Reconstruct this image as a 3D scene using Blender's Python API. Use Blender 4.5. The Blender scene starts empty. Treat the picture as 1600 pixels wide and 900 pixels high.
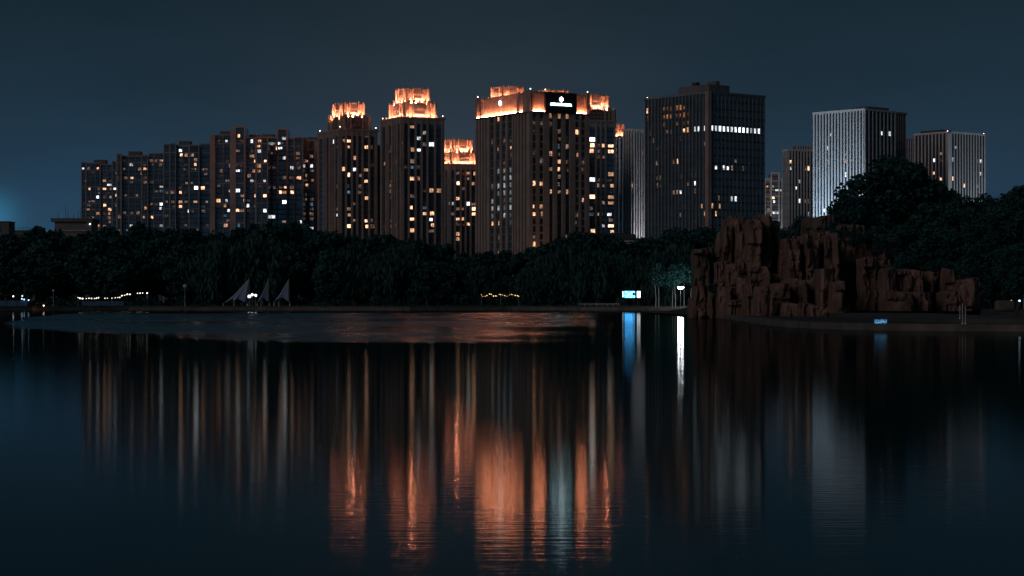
import bpy, bmesh, math, random
import numpy as np
from mathutils import Vector, noise
random.seed(7); RNG = np.random.default_rng(11)
SC = bpy.context.scene; COL = SC.collection
R = math.radians

# ------------------------------------------------------------------ camera
F = 3467.0; H = 2.0; HOR = 470.0          # focal length in photo pixels, eye height, horizon row
cam_d = bpy.data.cameras.new('camera'); cam = bpy.data.objects.new('camera', cam_d); COL.objects.link(cam)
cam.location = (0, 0, H); cam.rotation_euler = (R(90), 0, 0)
cam_d.sensor_width = 36; cam_d.lens = 36 * F / 1600; cam_d.shift_y = 20 / 1600
cam_d.clip_start = 0.5; cam_d.clip_end = 20000
SC.camera = cam
# ------------------------------------------------------------------ light
SUN_EL, SUN_AZ = 24.0, -140.0             # faint warm light of the city behind the lake's near side (azimuth from +Y, clockwise)
w = bpy.data.worlds.new('World'); SC.world = w; w.use_nodes = True
nt = w.node_tree; N = nt.nodes; Lk = nt.links; N.clear()
out = N.new('ShaderNodeOutputWorld'); bg = N.new('ShaderNodeBackground'); bg2 = N.new('ShaderNodeBackground')
add = N.new('ShaderNodeAddShader')
sky = N.new('ShaderNodeTexSky'); sky.sky_type = 'NISHITA'; sky.sun_disc = False
sky.sun_elevation = R(SUN_EL); sky.sun_rotation = R(SUN_AZ)
Lk.new(sky.outputs[0], bg.inputs[0]); bg.inputs[1].default_value = 0.0003
tc = N.new('ShaderNodeTexCoord'); sx = N.new('ShaderNodeSeparateXYZ'); Lk.new(tc.outputs['Generated'], sx.inputs[0])
ramp = N.new('ShaderNodeValToRGB'); Lk.new(sx.outputs[2], ramp.inputs[0])
cr = ramp.color_ramp
stops = [(0.0, (.0165, .0480, .0900)), (.045, (.0150, .0385, .0690)), (.09, (.0115, .0275, .0450)), (.135, (.0082, .0200, .0310)), (.4, (.0080, .0190, .0285)), (1, (.0080, .0190, .0285))]
cr.elements[0].position, cr.elements[0].color = stops[0][0], (*stops[0][1], 1)
cr.elements[1].position, cr.elements[1].color = stops[-1][0], (*stops[-1][1], 1)
for p, c in stops[1:-1]:
    e = cr.elements.new(p); e.color = (*c, 1)
def glow(direction, sharp, colour, prev):
    d = Vector(direction).normalized()
    dp = N.new('ShaderNodeVectorMath'); dp.operation = 'DOT_PRODUCT'; dp.inputs[1].default_value = d
    Lk.new(tc.outputs['Generated'], dp.inputs[0])
    m = N.new('ShaderNodeMath'); m.operation = 'SUBTRACT'; m.inputs[1].default_value = 1.0; Lk.new(dp.outputs['Value'], m.inputs[0])
    m2 = N.new('ShaderNodeMath'); m2.operation = 'MULTIPLY'; m2.inputs[1].default_value = sharp; Lk.new(m.outputs[0], m2.inputs[0])
    m3 = N.new('ShaderNodeMath'); m3.operation = 'EXPONENT'; Lk.new(m2.outputs[0], m3.inputs[0])
    mx = N.new('ShaderNodeMix'); mx.data_type = 'RGBA'; mx.blend_type = 'ADD'
    Lk.new(m3.outputs[0], mx.inputs[0]); Lk.new(prev, mx.inputs[6]); mx.inputs[7].default_value = (*colour, 1)
    return mx.outputs[2]
c1 = glow((-.02, 1, .05), 260, (.011, .007, .003), ramp.outputs[0])          # light dome over the lit towers
c2 = glow((-.234, 1, .038), 22000, (.010, .085, .14), glow((-.20, 1, .02), 700, (.002, .012, .026), c1))                    # blue town glow beyond the low roofs
nzw = N.new('ShaderNodeTexNoise'); mpw = N.new('ShaderNodeMapping'); mpw.inputs['Scale'].default_value = (7, 7, 26); Lk.new(tc.outputs['Generated'], mpw.inputs[0]); Lk.new(mpw.outputs[0], nzw.inputs['Vector']); nzw.inputs['Scale'].default_value = 1.0; nzw.inputs['Detail'].default_value = 5
mrw = N.new('ShaderNodeMapRange'); mrw.inputs[1].default_value = .3; mrw.inputs[2].default_value = .7; mrw.inputs[3].default_value = .90; mrw.inputs[4].default_value = 1.10; Lk.new(nzw.outputs['Fac'], mrw.inputs[0])
vmw = N.new('ShaderNodeVectorMath'); vmw.operation = 'SCALE'; Lk.new(c2, vmw.inputs[0]); Lk.new(mrw.outputs[0], vmw.inputs['Scale'])   # thin uneven haze
Lk.new(vmw.outputs[0], bg2.inputs[0]); bg2.inputs[1].default_value = 1.0
Lk.new(bg.outputs[0], add.inputs[0]); Lk.new(bg2.outputs[0], add.inputs[1]); Lk.new(add.outputs[0], out.inputs[0])
sd = bpy.data.lights.new('sun', 'SUN'); sun = bpy.data.objects.new('sun', sd); COL.objects.link(sun)
sd.energy = 0.30; sd.angle = R(25); sd.color = (1, .83, .78)
sv = Vector((math.sin(R(SUN_AZ)) * math.cos(R(SUN_EL)), math.cos(R(SUN_AZ)) * math.cos(R(SUN_EL)), math.sin(R(SUN_EL))))
sun.rotation_euler = sv.to_track_quat('Z', 'Y').to_euler()
SC.view_settings.view_transform = 'Standard'; SC.view_settings.look = 'None'
SC.view_settings.exposure = 0.0; SC.view_settings.gamma = 1.0; SC.view_settings.use_curve_mapping = False
SC.render.engine = 'CYCLES'; SC.cycles.use_denoising = True; SC.cycles.max_bounces = 6
SC.cycles.sample_clamp_indirect = 6.0; SC.cycles.use_light_tree = True

# ------------------------------------------------------------------ materials
MATS = {}
def mat(name, base=(.3, .3, .3), rough=.8, var=.25, scale=.4, emit=None, spec=.3, metallic=0, stretch=(1, 1, 1), bump=0):
    m = bpy.data.materials.new(name); m.use_nodes = True; t = m.node_tree; n = t.nodes; l = t.links
    b = n['Principled BSDF']; b.inputs['Roughness'].default_value = rough; b.inputs['Specular IOR Level'].default_value = spec
    b.inputs['Metallic'].default_value = metallic
    g = n.new('ShaderNodeNewGeometry'); mp = n.new('ShaderNodeMapping'); mp.inputs['Scale'].default_value = stretch
    nz = n.new('ShaderNodeTexNoise'); nz.inputs['Scale'].default_value = scale; nz.inputs['Detail'].default_value = 6
    l.new(g.outputs['Position'], mp.inputs[0]); l.new(mp.outputs[0], nz.inputs['Vector'])
    r = n.new('ShaderNodeValToRGB'); l.new(nz.outputs['Fac'], r.inputs[0])
    r.color_ramp.elements[0].position = .3; r.color_ramp.elements[1].position = .7
    r.color_ramp.elements[0].color = (*[c * (1 - var) for c in base], 1); r.color_ramp.elements[1].color = (*[min(1, c * (1 + var)) for c in base], 1)
    l.new(r.outputs[0], b.inputs['Base Color'])
    if bump:
        bp = n.new('ShaderNodeBump'); bp.inputs['Strength'].default_value = bump; bp.inputs['Distance'].default_value = .3
        l.new(nz.outputs['Fac'], bp.inputs['Height']); l.new(bp.outputs[0], b.inputs['Normal'])
    if emit:
        b.inputs['Emission Color'].default_value = (*emit[:3], 1); b.inputs['Emission Strength'].default_value = emit[3]
    MATS[name] = m
    return m
def lamp_mat(name, col, strength, sampled=True):
    m = mat(name, (.8, .8, .8), .4, .05, emit=(*col, strength))
    m.cycles.emission_sampling = 'AUTO' if sampled else 'NONE'
def window_mat(name, col, strength, contrast=.5, nscale=.9):
    """a lit room or a painted reflection in a pane: uneven light, a different level in every window"""
    m = bpy.data.materials.new(name); m.use_nodes = True; t = m.node_tree; n = t.nodes; l = t.links
    b = n['Principled BSDF']; b.inputs['Base Color'].default_value = (.02, .02, .022, 1); b.inputs['Roughness'].default_value = .15
    g = n.new('ShaderNodeNewGeometry'); nz = n.new('ShaderNodeTexNoise'); nz.inputs['Scale'].default_value = nscale; nz.inputs['Detail'].default_value = 2
    l.new(g.outputs['Position'], nz.inputs['Vector'])
    mr = n.new('ShaderNodeMapRange'); mr.inputs[1].default_value = .35; mr.inputs[2].default_value = .65
    mr.inputs[3].default_value = 1 - contrast; mr.inputs[4].default_value = 1 + contrast; l.new(nz.outputs['Fac'], mr.inputs[0])
    oi = n.new('ShaderNodeObjectInfo'); ma = n.new('ShaderNodeMath'); ma.operation = 'MULTIPLY_ADD'; ma.inputs[1].default_value = 1.45; ma.inputs[2].default_value = .18
    pw = n.new('ShaderNodeMath'); pw.operation = 'POWER'; pw.inputs[1].default_value = 1.7; l.new(oi.outputs['Random'], pw.inputs[0]); l.new(pw.outputs[0], ma.inputs[0])
    mu = n.new('ShaderNodeMath'); mu.operation = 'MULTIPLY'; l.new(mr.outputs[0], mu.inputs[0]); l.new(ma.outputs[0], mu.inputs[1])
    mu2 = n.new('ShaderNodeMath'); mu2.operation = 'MULTIPLY'; mu2.inputs[1].default_value = strength; l.new(mu.outputs[0], mu2.inputs[0])
    b.inputs['Emission Color'].default_value = (*col, 1); l.new(mu2.outputs[0], b.inputs['Emission Strength'])
    m.cycles.emission_sampling = 'NONE'; MATS[name] = m
mat('stone_warm', (.34, .265, .245), .8, .18, .15)
mat('stone_grey', (.30, .28, .275), .8, .18, .15)
mat('stone_pale', (.36, .27, .23), .8, .3, .5); mat('crown_core', (.30, .225, .195), .8, .15, .3)
mat('stone_cool', (.175, .20, .215), .8, .18, .15)
mat('stone_dark', (.13, .125, .125), .8, .2, .15)
mat('panel_white', (.62, .63, .65), .6, .1, .15)
mat('band_dark', (.055, .060, .066), .7, .3, .2)
mat('band_grey', (.16, .16, .165), .7, .25, .2)
mat('glass_dark', (.16, .21, .24), .14, .3, .2, spec=.5, metallic=.75)
mat('glass_matte', (.03, .05, .065), .6, .4, .2, spec=.3)
mat('frame_dark', (.05, .05, .052), .5, .2, 1)
mat('roof_dark', (.06, .06, .06), .9, .3, .3)
mat('metal_grey', (.32, .33, .34), .45, .15, 1, metallic=.6)
mat('rail_pale', (.5, .5, .5), .5, .1, 1)
mat('concrete', (.07, .07, .07), .9, .3, .25, bump=.3)
mat('kerb_stone', (.12, .11, .10), .9, .35, .6, bump=.4)
mat('soil', (.035, .037, .033), .95, .4, .15, bump=.3)
mat('sandstone', (.170, .108, .086), .92, .55, .8, stretch=(1, 1, .3), bump=.8)
mat('sandstone_mossy', (.11, .09, .072), .92, .4, .6, stretch=(1, 1, .35), bump=.8)
mat('leaf_deep', (.012, .064, .066), .7, .3, .35)
mat('leaf_mid', (.016, .070, .068), .7, .3, .35)
mat('leaf_willow', (.016, .064, .060), .7, .4, .35)
mat('bark', (.06, .05, .042), .9, .35, 2, stretch=(1, 1, .3))
mat('bark_pale', (.22, .21, .20), .9, .3, 2, stretch=(1, 1, .3))
mat('sail_fabric', (.42, .52, .68), .7, .05, .5)
mat('wood_brown', (.17, .095, .06), .7, .3, 1.2, stretch=(1, 4, 1))
mat('blue_paint', (.05, .13, .22), .6, .2, .8)
mat('sign_panel', (.012, .014, .016), .4, .2, .5)
lamp_mat('crown_strip', (1, .33, .175), 640)
lamp_mat('panel_strip', (1, .31, .15), 92)
lamp_mat('beacon_lamp', (1, .72, .55), 9, False)
lamp_mat('white_lamp', (.92, .97, 1), 210); lamp_mat('soft_lamp', (.92, .97, 1), 3.0, False)
lamp_mat('pale_lamp', (1, .9, .75), 3.0, False)
lamp_mat('cool_lamp', (.45, .75, 1), 2.2, False)
lamp_mat('amber_lamp', (1, .55, .2), 2.0, False)
lamp_mat('letter_white', (.55, .9, 1), 11)
lamp_mat('emblem_white', (.9, .95, 1), 9)
window_mat('win_O', (1, .55, .32), 2.6)
window_mat('win_o', (1, .50, .28), 1.5, .7)
window_mat('win_W', (.84, .94, 1), 2.6)
window_mat('win_w', (.84, .92, 1), 1.3, .7)
window_mat('win_d', (1, .66, .50), .14, .9)
window_mat('win_b', (.35, .68, 1), .16, .8)
window_mat('win_a', (1, .36, .14), .26, .95, .5)  # orange crown reflections in office glass, painted as pane glow
window_mat('win_s', (.80, .93, 1), .30, 1.0, 2.2)  # pale reflections in the hotel glass, painted as patchy glow

# ------------------------------------------------------------------ mesh helpers
class MB:
    def __init__(s): s.v = []; s.f = []
    def box(s, x0, x1, y0, y1, z0, z1):
        i = len(s.v); s.v += [(x, y, z) for z in (z0, z1) for y in (y0, y1) for x in (x0, x1)]
        s.f += [tuple(i + k for k in q) for q in ((0, 2, 3, 1), (4, 5, 7, 6), (0, 1, 5, 4), (1, 3, 7, 5), (3, 2, 6, 7), (2, 0, 4, 6))]
        return s
    def tube(s, pts, rads, n=6, cap=True):
        base = len(s.v)
        for k, (p, r) in enumerate(zip(pts, rads)):
            a = Vector(pts[min(k + 1, len(pts) - 1)]) - Vector(pts[max(k - 1, 0)]); a.normalize()
            u = a.orthogonal().normalized(); v = a.cross(u)
            for j in range(n):
                t = 2 * math.pi * j / n; q = Vector(p) + (u * math.cos(t) + v * math.sin(t)) * r
                s.v.append(tuple(q))
        for k in range(len(pts) - 1):
            for j in range(n):
                a0 = base + k * n + j; a1 = base + k * n + (j + 1) % n
                s.f.append((a0, a1, a1 + n, a0 + n))
        if cap:
            s.f.append(tuple(base + j for j in range(n))[::-1]); s.f.append(tuple(base + (len(pts) - 1) * n + j for j in range(n)))
        return s
    def ball(s, c, r, nu=10, nv=6, sq=1.0):
        base = len(s.v)
        for i in range(nv + 1):
            ph = math.pi * i / nv
            for j in range(nu):
                th = 2 * math.pi * j / nu
                s.v.append((c[0] + r * math.sin(ph) * math.cos(th), c[1] + r * math.sin(ph) * math.sin(th), c[2] + r * sq * math.cos(ph)))
        for i in range(nv):
            for j in range(nu):
                a = base + i * nu + j; b = base + i * nu + (j + 1) % nu
                s.f.append((a, a + nu, b + nu, b))
        return s
    def mesh(s, name, m, smooth=False):
        me = bpy.data.meshes.new(name); me.from_pydata(s.v, [], s.f); me.materials.append(MATS[m]); me.validate()
        if smooth: me.polygons.foreach_set('use_smooth', [True] * len(me.polygons))
        me.update(); return me
    def build(s, name, m, parent=None, loc=(0, 0, 0), smooth=False):
        return link(name, s.mesh(name, m, smooth), parent, loc)
def link(name, data, parent=None, loc=(0, 0, 0), rz=0, scale=None):
    o = bpy.data.objects.new(name, data); COL.objects.link(o); o.location = loc
    if rz: o.rotation_euler = (0, 0, rz)
    if scale: o.scale = scale
    if parent: o.parent = parent
    return o
def tag(o, label=None, cat=None, group=None, kind=None):
    if label: o['label'] = label
    if cat: o['category'] = cat
    if group: o['group'] = group
    if kind: o['kind'] = kind
    return o
def thing(name, label, cat, loc=(0, 0, 0), rz=0, group=None):
    return tag(link(name, None, None, loc, rz), label, cat, group)
UB = {}
def piece(name, parent, x0, x1, y0, y1, z0, z1, m):
    """one box-shaped piece; alike pieces share one unit mesh per material"""
    if m not in UB: UB[m] = MB().box(-.5, .5, -.5, .5, -.5, .5).mesh('block_' + m, m)
    return link(name, UB[m], parent, ((x0 + x1) / 2, (y0 + y1) / 2, (z0 + z1) / 2), 0, (abs(x1 - x0), abs(y1 - y0), abs(z1 - z0)))
WB = {}
def window_mesh(m):
    """a window: frame, mullion and panes, one unit wide and high, facing -y"""
    if m in WB: return WB[m]
    b = MB()
    for x0, x1, z0, z1 in ((-.5, -.44, -.5, .5), (.44, .5, -.5, .5), (-.44, .44, -.5, -.45), (-.44, .44, .45, .5), (-.02, .02, -.45, .45)): b.box(x0, x1, -.5, .5, z0, z1)
    nf = len(b.f)
    b.box(-.44, -.02, -.1, .4, -.45, .45); b.box(.02, .44, -.1, .4, -.45, .45)
    me = b.mesh('window_' + m, 'frame_dark'); me.materials.append(MATS[m])
    for p in me.polygons[nf:]: p.material_index = 1
    WB[m] = me; return me
def px(x, y, D):
    return Vector(((x - 800) / F * D, D, H + (HOR - y) / F * D))
G = 0.8       # level of the far ground

# ------------------------------------------------------------------ the setting: water, ground, banks
def water_material():
    m = bpy.data.materials.new('lake_water'); m.use_nodes = True; t = m.node_tree; n = t.nodes; l = t.links
    b = n['Principled BSDF']
    g = n.new('ShaderNodeNewGeometry'); sp = n.new('ShaderNodeSeparateXYZ'); l.new(g.outputs['Position'], sp.inputs[0])
    # a breeze ruffles the far reach of the open water; the lee of the rocks stays smooth
    mp = n.new('ShaderNodeMapping'); mp.inputs['Scale'].default_value = (.035, .012, 1); l.new(g.outputs['Position'], mp.inputs[0])
    nz = n.new('ShaderNodeTexNoise'); nz.inputs['Scale'].default_value = 1; nz.inputs['Detail'].default_value = 3; l.new(mp.outputs[0], nz.inputs['Vector'])
    def mr(src, a, bb, c=0, d=1):
        q = n.new('ShaderNodeMapRange'); q.interpolation_type = 'SMOOTHSTEP'
        for i, v in enumerate((a, bb, c, d)): q.inputs[i + 1].default_value = v
        l.new(src, q.inputs[0]); return q.outputs[0]
    def op(o, a, bb):
        q = n.new('ShaderNodeMath'); q.operation = o
        for i, v in enumerate((a, bb)):
            if isinstance(v, (int, float)): q.inputs[i].default_value = v
            else: l.new(v, q.inputs[i])
        return q.outputs[0]
    wob = op('MULTIPLY', op('SUBTRACT', nz.outputs['Fac'], .5), 60)
    # near edge of the ruffled reach bows towards the viewer in the middle
    bow = op('MULTIPLY', op('POWER', op('ADD', sp.outputs[0], 4), 2), .055)
    yy = op('SUBTRACT', op('ADD', sp.outputs[1], wob), bow)
    near = mr(yy, 100, 116)
    side = mr(op('ADD', op('SUBTRACT', sp.outputs[0], op('MULTIPLY', sp.outputs[1], .053)), op('MULTIPLY', wob, .12)), -13, 2, 1, 0)
    far = mr(sp.outputs[1], 330, 440, 1, 0)
    mask = op('MULTIPLY', op('MULTIPLY', near, side), far)
    mp3 = n.new('ShaderNodeMapping'); mp3.inputs['Scale'].default_value = (.05, .035, 1); l.new(g.outputs['Position'], mp3.inputs[0])
    n3 = n.new('ShaderNodeTexNoise'); n3.inputs['Scale'].default_value = 1; n3.inputs['Detail'].default_value = 5; l.new(mp3.outputs[0], n3.inputs['Vector'])
    mask = op('MULTIPLY', mask, mr(n3.outputs['Fac'], .36, .60, .45, 1.1))
    rough = op('ADD', .078, op('MULTIPLY', mask, .22))
    mp2 = n.new('ShaderNodeMapping'); mp2.inputs['Scale'].default_value = (1.1, 5.0, 1); l.new(g.outputs['Position'], mp2.inputs[0])
    n2 = n.new('ShaderNodeTexNoise'); n2.inputs['Scale'].default_value = 1.4; n2.inputs['Detail'].default_value = 4; l.new(mp2.outputs[0], n2.inputs['Vector'])
    bp = n.new('ShaderNodeBump'); bp.inputs['Distance'].default_value = .012
    l.new(mr(sp.outputs[1], 14, 130, .13, .02), bp.inputs['Strength'])
    l.new(n2.outputs['Fac'], bp.inputs['Height'])
    gl = n.new('ShaderNodeBsdfGlossy'); gl.distribution = 'BECKMANN'; gl.inputs['Color'].default_value = (.50, .53, .53, 1)      # murky lake water, duller than a clean mirror
    l.new(rough, gl.inputs['Roughness']); l.new(bp.outputs[0], gl.inputs['Normal'])
    df = n.new('ShaderNodeBsdfDiffuse'); df.inputs['Color'].default_value = (.006, .045, .050, 1)
    fr = n.new('ShaderNodeFresnel'); fr.inputs['IOR'].default_value = 1.333
    mxs = n.new('ShaderNodeMixShader'); l.new(fr.outputs[0], mxs.inputs[0]); l.new(df.outputs[0], mxs.inputs[1]); l.new(gl.outputs[0], mxs.inputs[2])
    n.remove(b); l.new(mxs.outputs[0], n['Material Output'].inputs[0])
    MATS['lake_water'] = m
water_material()
b = MB(); b.v = [(-900, -60, 0), (900, -60, 0), (900, 700, 0), (-900, 700, 0)]; b.f = [(0, 1, 2, 3)]
tag(b.build('lake_water', 'lake_water'), 'dark calm lake with long streaked reflections', 'lake', kind='structure')

def P2(x, D): return ((x - 800) / F * D, D)
shore = [(-420, 420)] + [P2(x, D) for x, D in ((-300, 430), (0, 445), (200, 462), (400, 465), (640, 458), (800, 470), (960, 464), (1080, 452), (1092, 380), (1096, 300), (1112, 272), (1135, 250),
         (1165, 215), (1195, 188), (1235, 168), (1290, 157), (1380, 150), (1600, 144), (1900, 138))] + [(110, 120), (420, 100)]
far = [(6000, 100), (6000, 9000), (-6000, 9000), (-6000, 420)]
def slab(name, line, z, mname, rim=None, back=None):
    """a flat piece of ground: the line is its edge towards the water, with a wall dropping below the water"""
    from mathutils.geometry import tessellate_polygon
    poly = list(line) + list(back); n = len(poly)
    b = MB(); b.v = [(x, y, z) for x, y in poly] + [(x, y, -1.2) for x, y in line]
    tri = tessellate_polygon([[Vector((x, y, 0)) for x, y in poly]])
    for t in tri:
        a, c, d = (Vector(poly[i]) for i in t)
        b.f.append(t if (c - a).x * (d - a).y - (c - a).y * (d - a).x > 0 else t[::-1])
    for i in range(len(line) - 1): b.f.append((i, n + i, n + i + 1, i + 1))
    return tag(b.build(name, mname), kind='structure')
tag(slab('ground', shore, .42, 'soil', back=far), 'dark park ground behind the lake shore')
def offset(line, d):
    res = []
    for i, p in enumerate(line):
        a = Vector(line[max(i - 1, 0)]); c = Vector(line[min(i + 1, len(line) - 1)]); t = (c - a).normalized()
        res.append((p[0] - t.y * d, p[1] + t.x * d))
    return res
def ribbon(name, line, d0, d1, z0, z1, mname, step=None):
    """a long raised strip (kerb, walkway) following the shore between two offsets"""
    A = offset(line, d0); B = offset(line, d1); n = len(line); b = MB()
    b.v = [(x, y, z0) for x, y in A] + [(x, y, z1) for x, y in A] + [(x, y, z1) for x, y in B] + [(x, y, z0) for x, y in B]
    for i in range(n - 1):
        for k in range(3): b.f.append((k * n + i, k * n + i + 1, (k + 1) * n + i + 1, (k + 1) * n + i))
    for e in (0, n - 1): b.f.append((e, n + e, 2 * n + e, 3 * n + e))
    return tag(b.build(name, mname), kind='structure')
farline = shore[1:9]
nearline = shore[12:]
tag(ribbon('kerb', farline, -.25, .5, -.8, .62, 'kerb_stone'), 'pale stone kerb along the far shore')
tag(ribbon('path', farline, 4, 9, .2, .9, 'concrete'), 'raised walkway behind the far kerb')
tag(ribbon('kerb', nearline, -.3, .8, -.8, .46, 'kerb_stone'), 'stone kerb curving round below the rocks')
tag(ribbon('path', nearline, 9, 20, .2, .72, 'concrete'), 'broad paved step behind the near kerb')
tag(ribbon('path', nearline, 26, 44, .2, 1.15, 'concrete'), 'upper paved terrace at the foot of the rocks')
# mound behind the rocks
b = MB(); nx, ny = 40, 24
for j in range(ny + 1):
    for i in range(nx + 1):
        x = 22 + 100 * i / nx; y = 258 + 130 * j / ny
        e = min(1, 4 * min(i / nx, 1 - i / nx)) * min(1, 4 * min(j / ny, 1 - j / ny))
        e = e * e * (3 - 2 * e)
        b.v.append((x, y, .2 + e * (4.6 + 1.6 * noise.noise((x * .05, y * .05, 1)))))
for j in range(ny):
    for i in range(nx):
        a = j * (nx + 1) + i; b.f.append((a, a + 1, a + nx + 2, a + nx + 1))
tag(b.build('hill', 'soil', smooth=True), 'wooded mound behind the rocks', kind='structure')

# ------------------------------------------------------------------ buildings
class Building:
    """a tower standing on the corner (0,0): local +x runs along its right face, +y along its left face"""
    def __init__(s, name, label, cat, xl, xc, xr, D, ang, ytop, group=None, depth=None, width=None):
        s.a = R(ang); s.D = D; s.C = Vector(((xc - 800) / F * D, D))
        s.o = thing(name, label, cat, (s.C.x, s.C.y, G), s.a, group)
        s.W = width if width else s.sx(xr); s.L = depth if depth else s.sy(xl)
        s.h = s.zz('R', 0, ytop); s.pil = {'R': [], 'L': []}; s.fl = 3.2; s.z0 = 0
    def sx(s, x):
        t = (x - 800) / F; return (t * s.C.y - s.C.x) / (math.cos(s.a) - t * math.sin(s.a))
    def sy(s, x):
        t = (x - 800) / F; return (s.C.x - t * s.C.y) / (math.sin(s.a) + t * math.cos(s.a))
    def s_of(s, face, x): return s.sx(x) if face == 'R' else s.sy(x)
    def zz(s, face, q, y):
        Y = s.C.y + q * (math.sin(s.a) if face == 'R' else math.cos(s.a))
        return H + (HOR - y) / F * Y - G
    def core(s, m='glass_dark', z1=None, name='wall'): return piece(name, s.o, 0, s.W, 0, s.L, -.3, z1 or s.h, m)
    def part(s, name, face, a0, a1, z0, z1, d0, d1, m):
        """box on a face: a along the face, z up, d outwards"""
        if face == 'R': return piece(name, s.o, a0, a1, -d1, -d0, z0, z1, m)
        return piece(name, s.o, -d1, -d0, a0, a1, z0, z1, m)
    def pilasters(s, face, cents, wid, d, m, z0=0, z1=None):
        for c in cents:
            ww = wid if isinstance(wid, (int, float)) else wid[cents.index(c)]
            s.part('pilaster', face, c - ww / 2, c + ww / 2, z0, z1 or s.h, -.05, d, m); s.pil[face].append((c, ww))
    def bands(s, face, fl, hb, d, m, z0=0, z1=None, a0=.02, a1=None):
        s.fl = fl; s.z0 = z0; z = z0; z1 = z1 or s.h; a1 = a1 or (s.W if face == 'R' else s.L) - .02
        while z < z1 - hb:
            s.part('floor_band', face, a0, a1, z, z + hb, -.05, d, m); z += fl
        s.hb = hb
    def window(s, face, c, z, ww, hh, kind, d=.08):
        if kind not in 'nsW':
            f = random.choice((1, 1, .8, .62)); c += ww * (1 - f) / 2 * random.choice((-1, 0, 1)); ww *= f; g = random.choice((1, .85, .7)); z -= hh * (1 - g) / 4; hh *= g
        if face == 'R': return link('window', window_mesh('win_' + kind), s.o, (c, -d, z), 0, (ww, .2, hh))
        return link('window', window_mesh('win_' + kind), s.o, (-d, c, z), R(-90), (ww, .2, hh))
    def lit(s, tf, pts, wmax=2.6, hh=None, d=.1, seen=None):
        """lit windows and painted glass reflections read off the photograph, snapped to the bay and floor they sit in"""
        sc, ox, oy = tf; used = set()
        for p in pts:
            x = p[0] / sc + ox; y = p[1] / sc + oy; kind = p[2] if len(p) > 2 else 'o'
            face = 'R' if x >= (s.C.x / s.C.y * F + 800) else 'L'
            q = s.s_of(face, x); lim = s.W if face == 'R' else s.L
            if q < 0 or q > lim: continue
            z = s.zz(face, q, y)
            edges = sorted([(-.5, 1)] + s.pil[face] + [(lim + .5, 1)])
            lo = 0.05; hi = lim - .05
            for c, ww in edges:
                if c <= q: lo = max(lo, c + ww / 2)
                else: hi = min(hi, c - ww / 2); break
            if hi - lo < .5: lo, hi = q - .6, q + .6
            k = math.floor((z - s.z0) / s.fl); zc = s.z0 + k * s.fl + s.hb + (s.fl - s.hb) / 2
            ww = min(wmax, (hi - lo) * .92); hw = hh or (s.fl - s.hb) * .9
            c = min(max(q, lo + ww / 2), hi - ww / 2)
            key = (face, round(c / max(ww, .5)), k)
            if key in used or zc + hw / 2 > s.h: continue
            used.add(key); s.window(face, c, zc, ww, hw, kind, d)
    def beacon(s, face, q, z=None):
        z = z or s.h; x, y = (q, .5) if face == 'R' else (.5, q)
        me = MB().tube([(0, 0, -.2), (0, 0, .9)], [.08, .08], 5).mesh('beacon', 'frame_dark')
        o = link('beacon', me, s.o, (x, y, z)); MB().ball((0, 0, 1.05), .24, 8, 5).build('lamp', 'beacon_lamp', o)
    def parapet(s, m='stone_grey', hh=1.2, d=.25, t=.6):
        for n, (x0, x1, y0, y1) in enumerate(((-d, s.W + d, -d, t), (-d, s.W + d, s.L - t, s.L + d), (-d, t, t, s.L - t), (s.W - t, s.W + d, t, s.L - t))):
            piece('parapet', s.o, x0, x1, y0, y1, s.h, s.h + hh, m)
    def roof_box(s, x0, x1, y0, y1, hh, m='roof_dark', name='plant_room'): return piece(name, s.o, x0, x1, y0, y1, s.h - .02, s.h + hh, m)
def spread(n, lo, hi): return [lo + (hi - lo) * i / (n - 1) for i in range(n)]
def spot(parent, loc, target, power, col, size=60, blend=.8, rad=.4):
    """floodlight fixture on the ground with its own lamp"""
    body = MB().box(-.5, .5, -.35, .35, 0, .5).build('floodlight', 'frame_dark', parent, loc)
    l = bpy.data.lights.new('floodlight_lamp', 'SPOT'); l.energy = power; l.color = col; l.spot_size = R(size); l.spot_blend = blend; l.shadow_soft_size = rad
    o = bpy.data.objects.new('floodlight_lamp', l); COL.objects.link(o); o.parent = body; o.location = (0, 0, .9)
    dv = Vector(target) - Vector(loc); o.rotation_euler = dv.to_track_quat('-Z', 'Y').to_euler()

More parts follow.
